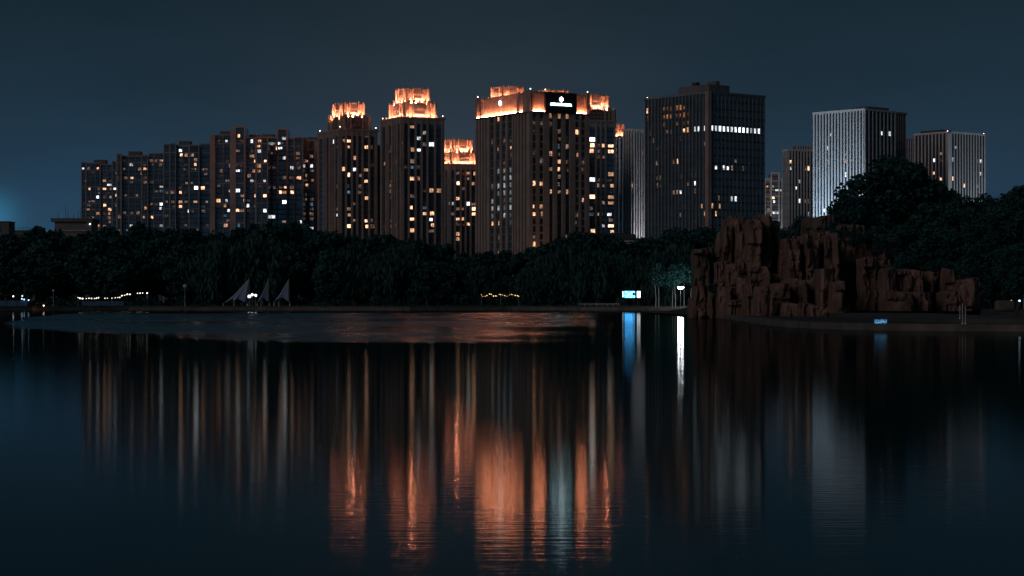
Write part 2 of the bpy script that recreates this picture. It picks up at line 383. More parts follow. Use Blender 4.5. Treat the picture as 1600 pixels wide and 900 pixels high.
# ---- crowned apartment towers
def crown_tier(B, cx, cy, wx, wy, z0, z1, strength, fins=True, dim=False, strip_sides='FLBR', lattice=True):
    o = B.o; hgt = z1 - z0
    wall = piece('crown_wall', o, cx - wx / 2, cx + wx / 2, cy - wy / 2, cy + wy / 2, z0, z1 - .15, 'crown_core')
    for side, (L, Wd) in (('F', (wx, wy)), ('B', (wx, wy)), ('L', (wy, wx)), ('R', (wy, wx))):
        def put(name, a0, a1, d0, d1, q0, q1, m):
            if side == 'F': piece(name, o, cx + a0, cx + a1, cy - wy / 2 - d1, cy - wy / 2 - d0, q0, q1, m)
            elif side == 'B': piece(name, o, cx + a0, cx + a1, cy + wy / 2 + d0, cy + wy / 2 + d1, q0, q1, m)
            elif side == 'L': piece(name, o, cx - wx / 2 - d1, cx - wx / 2 - d0, cy + a0, cy + a1, q0, q1, m)
            else: piece(name, o, cx + wx / 2 + d0, cx + wx / 2 + d1, cy + a0, cy + a1, q0, q1, m)
        visible = side in 'FL'
        h2 = L / 2
        # stone fins to both sides, a lattice of bars in the middle
        for q, hw, dp, up in ((-.95, .5, .75, .25), (-.70, .28, .4, .1), (-.47, .42, .75, .25), (.47, .42, .75, .25), (.70, .28, .4, .1), (.95, .5, .75, .25)):
            if not visible and abs(q) == .70: continue
            put('fin', q * h2 - hw, q * h2 + hw, -.1, dp, z0, z1 + up, 'stone_pale')
            if visible and up > .2: put('pinnacle', q * h2 - .22, q * h2 + .22, .1, .55, z1 + up, z1 + up + .8, 'stone_warm')
        if visible and lattice:
            for q in (-.30, -.10, .10, .30): put('lattice_bar', q * h2 - .10, q * h2 + .10, .42, .6, z0, z1 - .3, 'stone_dark')
            for q in (.34, .62, .9): put('lattice_rail', -.36 * h2, .36 * h2, -.05, .5, z0 + hgt * q - .2, z0 + hgt * q + .2, 'stone_dark')
            put('gable', -.28 * h2, .28 * h2, -.1, .5, z1 - .15, z1 + .45, 'stone_pale')
        if side in strip_sides and strength:
            put('light_strip', -.92 * h2, .92 * h2, 1.15, 1.5, z0 + .12, z0 + .34, strength)
            if visible:
                for q in (-1.04, -.60, .60, 1.04): put('buttress', q * h2 - .32, q * h2 + .32, 1.65, 2.2, z0 - .2, z0 + 2.4, 'stone_dark')
                for q in spread(5, -.9, .9): put('parapet_block', q * h2 - .5, q * h2 + .5, 1.7, 2.15, z0 - .2, z0 + 1.5, 'stone_dark')
def crowned(label, xl, xc, xr, D, ang, yshoulder, tier, crown, lit=None, tf=None, rstone='stone_warm', right_bays=(.0, .16, .32, .46, .60, .78, .95), tier_lit=True, wing=None):
    B = Building('apartment_tower', label, 'tower', xl, xc, xr, D, ang, yshoulder, 'towers with floodlit crowns')
    B.core('glass_dark')
    B.bands('R', 3.0, .5, .12, 'band_dark'); B.bands('L', 3.0, .5, .12, 'band_dark')
    B.pilasters('R', [max(.6, q * B.W) for q in right_bays] + [B.W - .6], .95, .7, rstone)
    B.pilasters('L', [.7, .2 * B.L, .32 * B.L, .44 * B.L, .62 * B.L, .72 * B.L, B.L - .8], [1.4, 1.5, .9, 1.5, .9, 1.5, 1.6], .7, rstone)
    B.parapet(rstone, 1.0, .75, .6)
    for f in 'RL':
        lim = B.W if f == 'R' else B.L
        B.part('frieze', f, .05, lim - .05, B.h - 2.6, B.h - .02, -.05, .3, rstone)
    lx, ly = B.W / 2, B.L / 2; ca, sa = math.cos(B.a), math.sin(B.a)
    for n, (l, r, yt) in enumerate((tier, crown)):
        cxw = ((l + r) / 2 - 800) / F
        # centre on the tower's middle depth, moved sideways to where the photograph shows it
        Yc = B.C.y + lx * sa + ly * ca; Xw = cxw * Yc; dx = Xw - B.C.x; dy = Yc - B.C.y
        cx, cy = dx * ca + dy * sa, -dx * sa + dy * ca
        k = ((r - l) / F * Yc) / (B.W * ca + B.L * sa)
        zt = H + (HOR - yt) / F * Yc - G
        zb = B.h - .02 if n == 0 else zprev
        zprev = zt
        if n == 0: crown_tier(B, cx, cy, B.W * k, B.L * k, zb, zt, 'crown_strip' if tier_lit else None)
        else: crown_tier(B, cx, cy, B.W * k, B.L * k, zb, zt, 'crown_strip')
    B.beacon('R', .3, B.h + 1); B.beacon('R', B.W - .6, B.h + 1); B.beacon('L', B.L - .5, B.h + 1)
    if wing:
        x0, x1, yt = wing; a0, a1 = B.sx(x0), B.sx(x1); zt = B.zz('R', a0, yt)
        piece('wing', B.o, a0 - .3, a1, 3, B.L - 2, -.3, zt, 'band_grey')
        for q in spread(3, a0 + .3, a1 - .4): piece('pilaster', B.o, q - .3, q + .3, 2.5, 3.02, 0, zt, rstone)
    if lit:
        xs_ = [(q[0], q[1]) for q in lit]; lo_x, hi_x = min(q[0] for q in xs_), max(q[0] for q in xs_); lo_y, hi_y = min(q[1] for q in xs_), max(q[1] for q in xs_)
        more = [(random.uniform(lo_x, hi_x), random.uniform(lo_y, hi_y), random.choice('dddddow')) for _ in range(16)]
        B.lit(tf, lit + more, 3.4)
    return B
Z1 = (4.5, 110, 180); Z2 = (3.913, 320, 150); Z3 = (3.215, 490, 120); Z4 = (3.1036, 730, 120); Z5 = (3.3333, 980, 120); Z6 = (3.81, 1180, 150)
def parse(txt): return [(int(a), int(b_), c) for a, b_, c in (q.split(',') for q in txt.split())]
T1 = crowned('tower with one floodlit crown over a dim tier, beside dark apartment slabs', 498, 531, 589.5, 1170, 25, 204, (512, 579, 185), (519.5, 569, 164),
    parse('110,315,W 152,292,d 165,320,O 265,302,d 262,355,o 202,407,o 200,462,w 162,457,o 165,488,O 265,465,O 265,523,o 268,603,O 163,545,b 168,577,b 123,682,w 165,708,O 270,712,O 232,715,d 268,742,o 163,762,O 305,742,d 305,715,d 205,630,d 125,352,d 300,350,d'), Z3, tier_lit=False, wing=(590, 597, 226))
T2 = crowned('tallest crowned tower with two floodlit tiers', 596, 628, 694, 1150, 25, 185, (608, 681, 163.5), (619, 670, 141),
    parse('490,262,O 448,290,d 530,323,w 560,328,d 600,328,W 448,348,o 530,355,w 490,380,O 367,445,o 450,440,d 490,445,b 490,500,o 533,503,o 560,563,d 600,563,O 642,567,o 492,653,o 563,650,b 562,683,o 598,683,o 490,710,o 490,768,o'), Z3, wing=(694, 697.5, 208))
T3 = crowned('shorter tower with floodlit crown, partly hidden by the sign-topped hotel', 672, 702, 757, 1310, 25, 258, (682, 746, 240), (692, 737.5, 220),
    parse('715,467,W 717,492,d 805,472,O 805,498,O 717,545,O 805,550,O 715,623,o 778,652,W 748,652,d 805,655,O 805,680,O 717,703,O 750,703,o 717,780,o 778,735,o 717,807,o 683,650,d'), Z3, rstone='stone_grey')
T4 = crowned('tower whose floodlit crown rises behind the hotel roof above its round emblem', 750, 782, 838, 1290, 25, 180, (758, 828, 158), (768, 817, 138))
T5 = crowned('tower barely peeking over the hotel sign with its crown tips', 826, 852, 905, 1360, 25, 182, (834, 897, 163), (843, 887, 143.5), tier_lit=False)
T6 = crowned('tower with boxy floodlit crown standing behind the hotel, beside the sign face', 878, 900, 962, 1160, 18, 190, (884, 959.5, 174), (900, 949.5, 150.5),
    parse('608,303,W 607,330,O 608,360,O 697,340,O 697,368,O 608,500,W 697,480,O 697,533,O 697,558,d 697,587,O 697,612,o 665,612,d 608,583,O 665,720,w 697,692,d 697,722,O 697,742,O 608,745,O 608,668,b 640,500,d'), Z4, rstone='stone_grey', right_bays=(.0, .14, .30, .50, .62, .74), tier_lit=False)
T7 = crowned('narrow sliver of a crowned tower between hotel tower and white slab', 905, 930, 978, 1480, 18, 226, (914, 976, 217), (926, 974, 196),
    parse('750,330,O 732,340,d 733,697,o 752,690,d'), Z4, rstone='stone_grey', tier_lit=False)

# ---- the hotel
B = HOTEL = Building('hotel_tower', 'brown stone hotel with glowing roof panels and a lit white name sign', 'hotel', 744.5, 829, 920, 1050, 31, 143.5)
B.core('glass_dark')
FLH = 3.6; zrow = B.h * .905
def span(face, x0, x1):
    q0, q1 = B.s_of(face, x0 / Z4[0] + Z4[1]), B.s_of(face, x1 / Z4[0] + Z4[1]); return min(q0, q1), max(q0, q1)
NF = int(zrow / FLH); B.fl = FLH; B.z0 = zrow - NF * FLH; B.hb = .9
rp = [(308, 315), (331, 348), (367, 395), (414, 433), (457, 473), (494, 521), (540, 551), (569, 590)]
for x0, x1 in rp:
    q0, q1 = span('R', x0, x1); B.part('pier', 'R', max(q0, -.6), min(q1, B.W), 0, zrow, -.05, .7, 'stone_warm'); B.pil['R'].append(((q0 + q1) / 2, q1 - q0))
lp = [(45, 52), (58, 66), (72, 80), (86, 94), (100, 113), (134, 143), (163, 172), (191, 201), (222, 229), (235, 241), (247, 255), (262, 270), (277, 285), (292, 300)]
for x0, x1 in lp:
    q0, q1 = span('L', x0, x1); B.part('pier', 'L', max(q0, 0), min(q1, B.L + .5), 0, zrow, -.05, .7, 'stone_warm'); B.pil['L'].append(((q0 + q1) / 2, q1 - q0))
B.part('corner_pier', 'L', -.6, span('L', 302, 309)[1], 0, B.h, -.05, .95, 'stone_warm')
for k in range(NF + 1):
    z = B.z0 + k * FLH
    for x0, x1 in ((316, 330), (348, 366), (521, 539), (551, 568)):
        q0, q1 = span('R', x0, x1); B.part('floor_band', 'R', q0, q1, z, z + .95, -.05, .35, 'stone_warm')
    if k % 2 == 0:
        q0, q1 = span('R', 396, 494); B.part('floor_band', 'R', q0, q1, z, z + .5, -.05, .15, 'band_dark')
    B.part('floor_band', 'L', .3, B.L - .3, z, z + .6, -.05, .16, 'band_grey')
RC = [322.5, 357.5, 404.5, 445, 483.5, 530.5, 560]; LC = [123.5, 153, 182, 211.5]
litR = parse('404,180,o 443,182,o 483,185,o 404,225,d 530,280,o 530,387,o 404,380,o 445,420,o 404,455,o 447,457,o 483,350,d 322,375,d 322,525,o 357,527,o 447,530,d 483,570,o 560,607,o 322,637,o 357,640,o 322,676,o 357,678,o 445,350,b 322,250,d')
litL = parse('153,195,o 183,185,d 127,320,d 183,313,d 211,310,d 153,356,o 213,347,o 213,383,d 183,425,d 127,722,o 156,722,o')
for q in (450, 470, 495, 520, 545, 570, 600, 625, 650, 680, 700, 725):  # neighbouring lights mirrored in the left face, drawn as glowing panes
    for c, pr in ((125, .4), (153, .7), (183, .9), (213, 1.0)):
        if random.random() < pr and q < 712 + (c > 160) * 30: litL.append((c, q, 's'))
mat('win_n_base', (.14, .18, .2), .12, .3, 1, spec=.6, metallic=.7); MATS['win_n'] = MATS['win_n_base']
cells = {}
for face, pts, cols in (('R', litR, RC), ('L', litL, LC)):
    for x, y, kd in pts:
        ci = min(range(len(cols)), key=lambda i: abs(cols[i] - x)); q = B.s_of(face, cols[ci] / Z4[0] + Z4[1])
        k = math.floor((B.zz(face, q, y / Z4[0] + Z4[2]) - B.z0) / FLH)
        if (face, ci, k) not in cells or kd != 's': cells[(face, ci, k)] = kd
for _ in range(34):
    fc = random.choice('RRL'); key = (fc, random.randrange(7 if fc == 'R' else 4), random.randrange(6, NF))
    if key not in cells: cells[key] = random.choice('dddddo')
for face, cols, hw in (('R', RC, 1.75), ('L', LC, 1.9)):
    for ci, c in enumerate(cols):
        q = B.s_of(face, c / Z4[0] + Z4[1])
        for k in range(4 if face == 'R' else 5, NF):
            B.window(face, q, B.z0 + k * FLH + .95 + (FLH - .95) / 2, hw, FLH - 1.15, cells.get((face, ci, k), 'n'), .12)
# ribbed base storeys
for q in spread(26, .5, B.L - .5): B.part('rib', 'L', q - .22, q + .22, 0, B.z0 + 4.6 * FLH, .2, .95, 'stone_warm')
for f in 'RL': B.part('base_cornice', f, .0, (B.W if f == 'R' else B.L), B.z0 + 3.2 * FLH, B.z0 + 3.2 * FLH + .7, .3, .85, 'stone_warm')
# glowing roof storey: recessed stone panels washed by strips at their foot
ztop = B.h; zlow = zrow + .4
B.part('cornice', 'R', -.3, B.W + .3, zrow, zlow, -.05, 1.5, 'stone_warm'); B.part('cornice', 'L', -.3, B.L + .3, zrow, zlow, -.05, 1.5, 'stone_warm')
def glow_panel(face, x0, x1):
    q0, q1 = span(face, x0, x1)
    B.part('roof_panel', face, q0, q1, zlow, ztop - .8, -.05, .08, 'stone_pale')
    B.part('light_strip', face, q0 + .3, q1 - .3, zlow + .1, zlow + .4, .85, 1.25, 'panel_strip')
    B.part('roof_edge', face, q0 - .2, q1 + .2, ztop - .8, ztop, -.05, .35, 'stone_warm')
    for q in (q0 + .25, q1 - .25): B.part('panel_post', face, q - .25, q + .25, zlow, ztop - .8, .08, .55, 'stone_pale')
glow_panel('L', 78, 247); glow_panel('R', 314, 372); glow_panel('R', 524, 574); glow_panel('L', 56, 68); glow_panel('L', 262, 276)
for f, x0, x1 in (('L', 45, 55), ('L', 69, 77), ('L', 248, 261), ('L', 277, 300), ('R', 575, 590)):
    q0, q1 = span(f, x0, x1); B.part('roof_pier', f, max(q0, 0), q1, zlow, ztop + .4, -.05, .9, 'stone_warm')
q0, q1 = span('R', 373, 523)
B.part('sign_panel', 'R', q0, q1, zlow - .6, ztop + .3, .0, 1.55, 'sign_panel')
B.roof_box(5, B.W - 5, 6, B.L - 6, 1.0)
for f, q in (('R', .2), ('R', B.W - .4), ('L', B.L - .4), ('R', B.W * .26)): B.beacon(f, q, ztop + .5)
def emblem(parent, loc, rz, wd, hg, m):
    """a rounded shield drawn to a point at its foot, with a thin inset meridian"""
    bm = MB(); out_ = []
    for i in range(24):
        t = 2 * math.pi * i / 24; x = math.sin(t) * wd / 2; z = math.cos(t) * hg / 2
        if z < 0: x *= 1 - .55 * (-z / (hg / 2)) ** 2
        out_.append((x, z))
    n = len(out_); bm.v = [(x, -.12, z) for x, z in out_] + [(x, .12, z) for x, z in out_]
    bm.f = [tuple(range(n))[::-1], tuple(range(n, 2 * n))] + [(i, (i + 1) % n, n + (i + 1) % n, n + i) for i in range(n)]
    o = bm.build('emblem', m, parent, loc); o.rotation_euler = (0, 0, rz); return o
qe = B.sx(447.5 / Z4[0] + Z4[1]); emblem(B.o, (qe, -1.7, B.zz('R', qe, 156.0)), 0, 1.9, 2.4, 'emblem_white')
qe = B.sy(162 / Z4[0] + Z4[1]); emblem(B.o, (-.35, qe, B.zz('L', qe, 161.4)), R(-90), 1.9, 2.3, 'emblem_white')
cu = bpy.data.curves.new('sign_text', 'FONT'); cu.body = 'INTERCONTINENTAL'; cu.align_x = 'CENTER'; cu.align_y = 'CENTER'; cu.size = 1.0; cu.extrude = .08; cu.offset = .018
to = bpy.data.objects.new('sign_text', cu); COL.objects.link(to); bpy.context.view_layer.update()
me = bpy.data.meshes.new_from_object(to); bpy.data.objects.remove(to)
me.materials.clear(); me.materials.append(MATS['letter_white'])
xs = [v.co.x for v in me.vertices]; wdt = max(xs) - min(xs)
qa, qb = span('R', 396, 497); k = (qb - qa) / wdt
o = link('sign_lettering', me, B.o, ((qa + qb) / 2, -1.68, B.zz('R', (qa + qb) / 2, 164.0))); o.rotation_euler = (R(90), 0, 0); o.scale = (k, 1.5, 1)
o['label'] = 'white lit lettering reading INTERCONTINENTAL'
spot(B.o, (2.5, -9, 0), (.6, .5, 24), 9000, (1, .55, .28), 55)
spot(T1.o, (-6, 3, 0), (0, 3.5, 30), 9000, (1, .5, .28), 50)

# ---- pilastered office towers
def office(label, xl, xc, xr, D, ang, ytop, nR, nL, m, fl=3.5, wp=.55, dp=.7, lit=None, tf=None, group='towers ribbed with vertical fins', core='glass_dark', band='band_dark', depth=None, name='office_tower', cap=1.0, width=None, wmax=2.2):
    B = Building(name, label, 'tower', xl, xc, xr, D, ang, ytop, group, depth=depth, width=width); B.core(core)
    B.bands('R', fl, .7, .1, band); B.bands('L', fl, .7, .1, band)
    B.pilasters('R', spread(nR, .35, B.W - .35), wp, dp, m)
    if nL: B.pilasters('L', spread(nL, .9, B.L - .4), wp, dp, m)
    B.parapet(m, cap, dp + .05, .6)
    if lit: B.lit(tf, lit, wmax)
    return B
lo = parse('402,335,d 360,278,W 380,275,W 402,275,W 210,272,d 230,270,d 297,270,o 317,268,o 160,380,d 172,383,d 135,355,d 258,443,o 237,445,d 155,460,d 157,523,d 172,523,d 157,568,d 172,560,d 343,510,d 360,510,d 360,565,w 360,590,d 318,580,d 275,520,d 258,617,d 275,617,w 237,617,d 275,705,b 298,675,d 383,695,o 403,697,o 360,740,d 362,765,o 118,312,d 273,338,d 110,180,o 110,205,a 445,690,o 467,697,o 487,697,o 467,463,w 507,465,w 527,467,w 550,480,d 570,430,d 610,465,d 548,657,W 568,657,W 470,622,d')
for x, ys in ((195, (170, 190, 215, 240, 262)), (213, (165, 185, 205, 225)), (235, (180, 215)), (258, (170, 205, 240)), (275, (175, 195, 215)), (295, (165, 180, 200, 220, 250)), (318, (180, 200, 220, 245))):  # floodlit crowns mirrored in the upper left face, drawn as glowing panes
    lo += [(x, y, 'a') for y in ys]
for i in range(13): lo.append((447 + i * 20.4, 268 + i * 1.8, 'W'))
O1 = office('dark ribbed office block with one bright floor and a stone corner pier', 1008, 1107.5, 1194.5, 1000, 38, 146, 15, 19, 'stone_cool', 3.5, .55, .45, lo, Z5, wmax=1.35)
O1.part('corner_pier', 'L', -.75, 1.6, 0, O1.h + 1.02, -.05, .95, 'stone_warm'); O1.part('corner_pier', 'R', .05, .9, 0, O1.h + 1.02, .0, .9, 'stone_warm')
O1.roof_box(3, O1.W * .45, 3, O1.L * .55, 4.6, 'band_grey'); pr = O1.roof_box(8, O1.W * .3, 4, 10, 6.4, 'band_grey'); O1.roof_box(O1.W * .1, O1.W * .16, 12, 15, 6.2, 'roof_dark', 'vent'); O1.beacon('L', O1.L - 1)
OW = office('slim pale ribbed tower squeezed beside the dark office block', 975, 989, 1010, 1130, 40, 204, 6, 4, 'panel_white', 3.4, .8, .7, parse('845,380,o 825,410,d 845,465,d 827,470,d 802,525,o'), Z4)
OW2 = office('narrow white-lit ribbed slab with blue glass beside the crowned sliver tower', 962, 976, 989, 1180, 30, 215, 4, 3, 'panel_white', 3.2, .9, .7, parse('777,437,o 770,330,d'), Z4)
W1 = office('short grey ribbed tower beside the bright white one', 1224, 1231.5, 1271, 1150, 16, 236, 9, 3, 'panel_white', 3.4, .6, .5, parse('210,385,o 210,437,w 265,505,w 237,560,w 265,633,w 292,630,d 318,632,d 318,705,w'), Z6)
a0, a1 = W1.sx(1245), W1.sx(1270); zt = W1.zz('R', a0, 228)
piece('upper_block', W1.o, a0, a1, .4, W1.L * .8, W1.h - .1, zt, 'stone_dark')
for q in spread(7, a0 + .3, a1 - .3): piece('pilaster', W1.o, q - .25, q + .25, -.2, .42, W1.h, zt, 'panel_white')
W1.lit(Z6, parse('317,375,d 318,425,O 293,428,d 318,375,w'), 2)
W2 = office('brightest white ribbed slab tower, floodlit from below', 1271, 1351, 1399, 1050, 42, 172.5, 9, 17, 'panel_white', 3.3, .8, .3,
    parse('443,218,w 440,320,W 425,335,w 373,385,d 373,450,d 440,385,d 547,350,d 548,370,o 573,370,d 615,365,d 440,490,d 545,492,w 545,550,d 410,690,w 443,692,w 475,625,w 748,210,w 807,213,W 440,455,d'), Z6, core='glass_matte')
W2.roof_box(W2.W * .25, W2.W * .95, 3, 12, 2.5, 'band_grey')
W2b = office('lower dark ribbed wing behind the bright white slab', 1392, 1398, 1414, 1100, 42, 178, 5, 2, 'stone_grey', 3.3, .5, .7, parse('865,437,o'), Z6, depth=18)
W3 = office('pale ribbed tower with two roof beacons beyond the big tree', 1429, 1481, 1539, 1150, 38, 208, 14, 10, 'panel_white', 3.3, .7, .3,
    parse('967,420,w 1065,385,w 1097,350,o 1097,380,d 1067,470,O 1097,490,o 1000,475,w 1195,325,w 1175,380,w 1175,492,O 1345,390,w 1345,472,w 1322,388,d 1247,550,o 1322,552,d'), Z6, core='glass_matte')
W3.beacon('R', .4); W3.beacon('R', W3.W - .4); W3.part('corner_pier', 'R', -.7, 2.2, 0, W3.h, .02, .9, 'panel_white')
W3.roof_box(2, 10, 6, W3.L * .9, 2.2, 'roof_dark')
W3b = office('low ribbed wing tucked beside the pale beacon tower', 1408, 1414, 1430, 1200, 30, 218, 5, 2, 'panel_white', 3.3, .5, .7, parse('907,430,b 935,505,d'), Z6, depth=16)
# floodlights at the feet of the white towers
for q in (.25, .7): spot(W2.o, (-26, W2.L * q, 0), (0, W2.L * q, 42), 150000, (.62, .82, 1), 62)
spot(W3.o, (W3.W * .5, -26, 0), (W3.W * .5, 0, 40), 110000, (.8, .9, 1), 70)
spot(OW2.o, (2, -14, 0), (3, 0, 30), 90000, (.7, .85, 1), 60)
spot(OW.o, (5, -14, 0), (5, 0, 34), 110000, (.95, .9, .92), 60)

# ---- residential slabs, each a stepped row of bays
def residence(label, D, vols, lit, tf, group='dark apartment slabs in a receding row', base_m='glass_dark', stone='stone_grey', cat='building', name='apartment_slab', fl=2.9):
    xs0 = min(v[0] for v in vols); top = min(v[2] for v in vols)
    o = thing(name, label, cat, ((xs0 - 800) / F * D, D, G), 0, group)
    X0 = (xs0 - 800) / F * D; pts = lit + [((random.uniform(xs0, max(v[1] for v in vols)) - tf[1]) * tf[0], (random.uniform(top + 12, 365) - tf[2]) * tf[0], random.choice('dddddddow')) for _ in range(22)]
    for vi, (x0, x1, yt, dy, style) in enumerate(vols):
        a0 = (x0 - 800) / F * D - X0; a1 = (x1 - 800) / F * D - X0; zt = H + (HOR - yt) / F * D - G
        if style == 'bump':
            piece('stair_head', o, a0, a1, 4 - dy, 12, zt - 12, zt, 'stone_dark'); continue
        body = piece('wall', o, a0, a1, -dy, 14 + vi * .02, -.3, zt, stone if style == 'side' else base_m)
        if style == 'side': continue
        n = max(2, int((a1 - a0) / 3.4) + 1); cs = spread(n, a0 + .25, a1 - .25)
        for i, c in enumerate(cs):
            wv = .5 if i in (0, n - 1) else (.35 if i % 2 else .22)
            if style == 'core': wv = .8
            piece('pilaster', o, c - wv / 2, c + wv / 2, -dy - (.55 if i in (0, n - 1) else .4), -dy + .05, 0, zt, stone)
        k = 0; z = 0
        while z < zt - .5:
            if k % 4 == 0: piece('floor_band', o, a0 + .05, a1 - .05, -dy - .3, -dy + .05, z, z + .45, stone)
            else: piece('floor_band', o, a0 + .05, a1 - .05, -dy - .16, -dy + .05, z, z + .6, 'band_dark')
            z += fl; k += 1
        piece('parapet', o, a0 - .1, a1 + .1, -dy - .6, -dy + .3, zt, zt + .8, stone)
        if style == 'balc':
            c0, c1 = a0 + (a1 - a0) * .3, a0 + (a1 - a0) * .7
            for q in range(int(zt / fl) - 1): piece('balcony', o, c0, c1, -dy - 1.0, -dy + .02, q * fl + .05, q * fl + 1.0, 'band_grey')
        # windows
        used = set()
        for x, y, kd in pts:
            gx = x / tf[0] + tf[1]; gy = y / tf[0] + tf[2]
            if not (x0 <= gx < x1): continue
            if any(v is not vols[vi] and v[0] <= gx < v[1] and v[3] > dy for v in vols): continue
            q = (gx - 800) / F * D - X0; z = H + (HOR - gy) / F * D - G
            lo_, hi_ = a0 + .3, a1 - .3
            for c in cs:
                if c <= q: lo_ = max(lo_, c + .3)
            for c in cs[::-1]:
                if c > q: hi_ = min(hi_, c - .3)
            ww = max(.8, min(2.5, hi_ - lo_)); kk = math.floor(z / fl)
            if kk < 0 or (kk + 1) * fl > zt: continue
            cq = min(max(q, lo_ + ww / 2), hi_ - ww / 2)
            if (round(cq, 1), kk) in used: continue
            used.add((round(cq, 1), kk))
            f = random.choice((1, .85, .62)); cq += ww * (1 - f) / 2 * random.choice((-1, 0, 1)); ww *= f
            link('window', window_mesh('win_' + kd), o, (cq, -dy - .12, kk * fl + .6 + (fl - .6) / 2), 0, (ww, .2, (fl - .6) * random.choice((.92, .8, .6))))
    return o
residence('farthest and lowest dark apartment slab, at the end of the row', 1564, [(127, 135, 255, 0, 'bay'), (135, 158, 256, 1.5, 'bay'), (158, 176, 258, .6, 'balc'), (176, 183.5, 253, 2, 'bay'), (145, 163.5, 249, 0, 'bump')],
    parse('97,388,w 182,388,o 137,522,o 185,553,d 183,585,w 248,472,o 278,450,d 262,503,W 285,503,W 312,507,w 250,533,o 280,535,d 280,590,w 250,640,o 278,672,o 187,698,o 180,720,d 248,698,d 280,700,o 278,755,d 182,775,o 180,755,d 190,805,d 140,757,w'), Z1)
residence('dark apartment slab second from the end, with a square stair head', 1475, [(183.5, 191, 242, 2.5, 'core'), (191, 222, 245, 0, 'bay'), (222, 232, 244, 1.2, 'balc'), (232, 256, 240.5, -1, 'bay'), (199, 218, 235.8, 0, 'bump')],
    parse('425,362,w 525,370,o 525,340,d 430,452,o 390,452,d 345,455,d 525,430,o 528,460,d 525,660,o 382,685,d 430,688,d 458,688,d 525,720,o 568,720,o 430,775,w 392,568,d 458,572,d 375,370,d 598,320,d 640,318,o 640,493,w 598,550,d 642,550,b 602,638,d 642,638,w 642,667,w 638,780,w'), Z1)
residence('broad dark apartment slab midway along the row', 1378, [(256, 266, 227, .5, 'bay'), (266, 276, 226, 2, 'bay'), (276, 296, 229, 0, 'balc'), (296, 312, 228, .8, 'bay'), (312, 329, 225.5, -1, 'bay'), (278, 296, 219.5, 0, 'bump')],
    parse('780,237,w 780,300,o 780,330,b 810,362,d 882,305,d 880,335,o 882,370,w 925,372,d 885,525,W 930,528,o 785,553,o 812,553,d 715,553,d 785,617,o 818,615,d 785,645,o 665,612,d 720,612,d 962,470,d 935,680,d 788,830,w 712,830,d 938,632,b 980,770,d'), Z1)
residence('apartment slab with a pale blank end wall and tall stair core', 1298, [(329, 337, 211, 3, 'side'), (337, 361, 212, 1, 'bay'), (361, 368, 202, 3.2, 'side'), (368, 384, 200, 3, 'core'), (384, 400, 217, 0, 'balc'), (400, 419, 216, .5, 'bay'), (342, 358, 204, 0, 'bump'), (388, 404, 209.5, 0, 'bump')],
    parse('122,290,w 80,285,d 85,638,o 128,640,w 82,670,d 128,672,o 130,727,b 127,785,o 78,550,d 158,437,w 197,260,o 235,270,d 200,335,d 205,435,d 235,435,d 205,463,W 230,465,b 205,580,w 158,588,o 205,698,o 205,785,b 202,815,o 235,697,d 240,670,d 287,273,w 350,277,o 310,335,d 350,335,w 287,358,o 290,383,o 312,390,o 352,395,o 300,447,o 320,447,o 350,450,o 258,503,o 288,507,w 312,507,d 355,508,w 315,622,o 352,622,o 260,675,w 315,678,d 355,708,w 348,565,d 262,645,d'), Z2, stone='stone_warm')
residence('apartment slab with a pale stair core beside the crowned tower row', 1318, [(419, 434, 216, 1, 'bay'), (434, 450, 203.5, 3, 'core'), (450, 461, 217.5, 1.2, 'balc'), (461, 474, 216, .3, 'bay'), (408, 427, 209, 0, 'bump'), (463, 478, 214, 0, 'bump')],
    parse('418,300,w 425,445,d 488,252,w 462,305,W 488,278,w 462,333,w 490,393,w 490,507,d 470,593,o 490,593,o 490,650,W 488,765,d 545,455,w 540,437,d 525,508,d 548,505,d 540,575,d 542,600,o 575,440,d 600,440,d 578,490,o 575,515,o 603,515,o'), Z2, stone='stone_warm')
residence('narrow dark apartment slab wedged behind the first crowned tower', 1345, [(474, 492, 220.5, 0, 'bay'), (492, 500, 221, 2, 'side'), (480, 499, 213.5, 0, 'bump')],
    parse('642,435,W 662,467,d 642,520,o 640,632,b 665,632,d 642,660,b 640,690,b 642,717,o 643,803,w'), Z2, stone='stone_warm')
SB = residence('small distant white apartment block beyond the ribbed towers', 1700, [(1195, 1204, 280.5, .5, 'bay'), (1204, 1217, 271.5, 2, 'core'), (1217, 1222, 281, .5, 'bay'), (1222, 1232, 290, -1, 'bay')],
    parse('107,530,w 130,575,W 147,575,w 107,610,o 107,632,w 122,703,w 130,703,w 107,703,w 130,560,w 150,707,d 115,480,d'), Z6, group='distant blocks', stone='panel_white', base_m='band_grey')
spot(SB, (7, -22, 0), (7, 0, 55), 120000, (.75, .88, 1), 70)  # added lamp without a seen source, turns the brownish block bluish white
# ---- low roofs between the trees
o = thing('low_building', 'low dark flat-roofed building with roof masts beside the apartment row', 'building', (*px(80, 0, 760).xy, G))
wd = 63 / F * 760; zt = H + (HOR - 341) / F * 760 - G
piece('wall', o, 1.2, wd, 0, 12, -.2, zt - 1.2, 'band_grey'); piece('roof', o, 0, wd + .5, -1, 13, zt - 1.2, zt, 'stone_dark'); piece('cornice', o, 1, wd, -.5, .02, zt - 4.5, zt - 4, 'stone_grey')
for x, hh in ((1.8, 2.4), (4.4, 5.0), (5.2, 3.0), (7, 2.0), (8.6, 2.8), (9.4, 3.6)): MB().tube([(x, 3, zt - .1), (x, 3, zt + hh)], [.09, .05], 5).build('mast', 'frame_dark', o)
piece('wall_lamp', o, 13.1, 13.5, -.3, .01, zt - 2.2, zt - 1.8, 'pale_lamp')
o = thing('low_building', 'small dark block of a building at the foot of the blue glow', 'building', (*px(-18, 0, 760).xy, G))
wd = 32 / F * 760; zt = H + (HOR - 347) / F * 760 - G
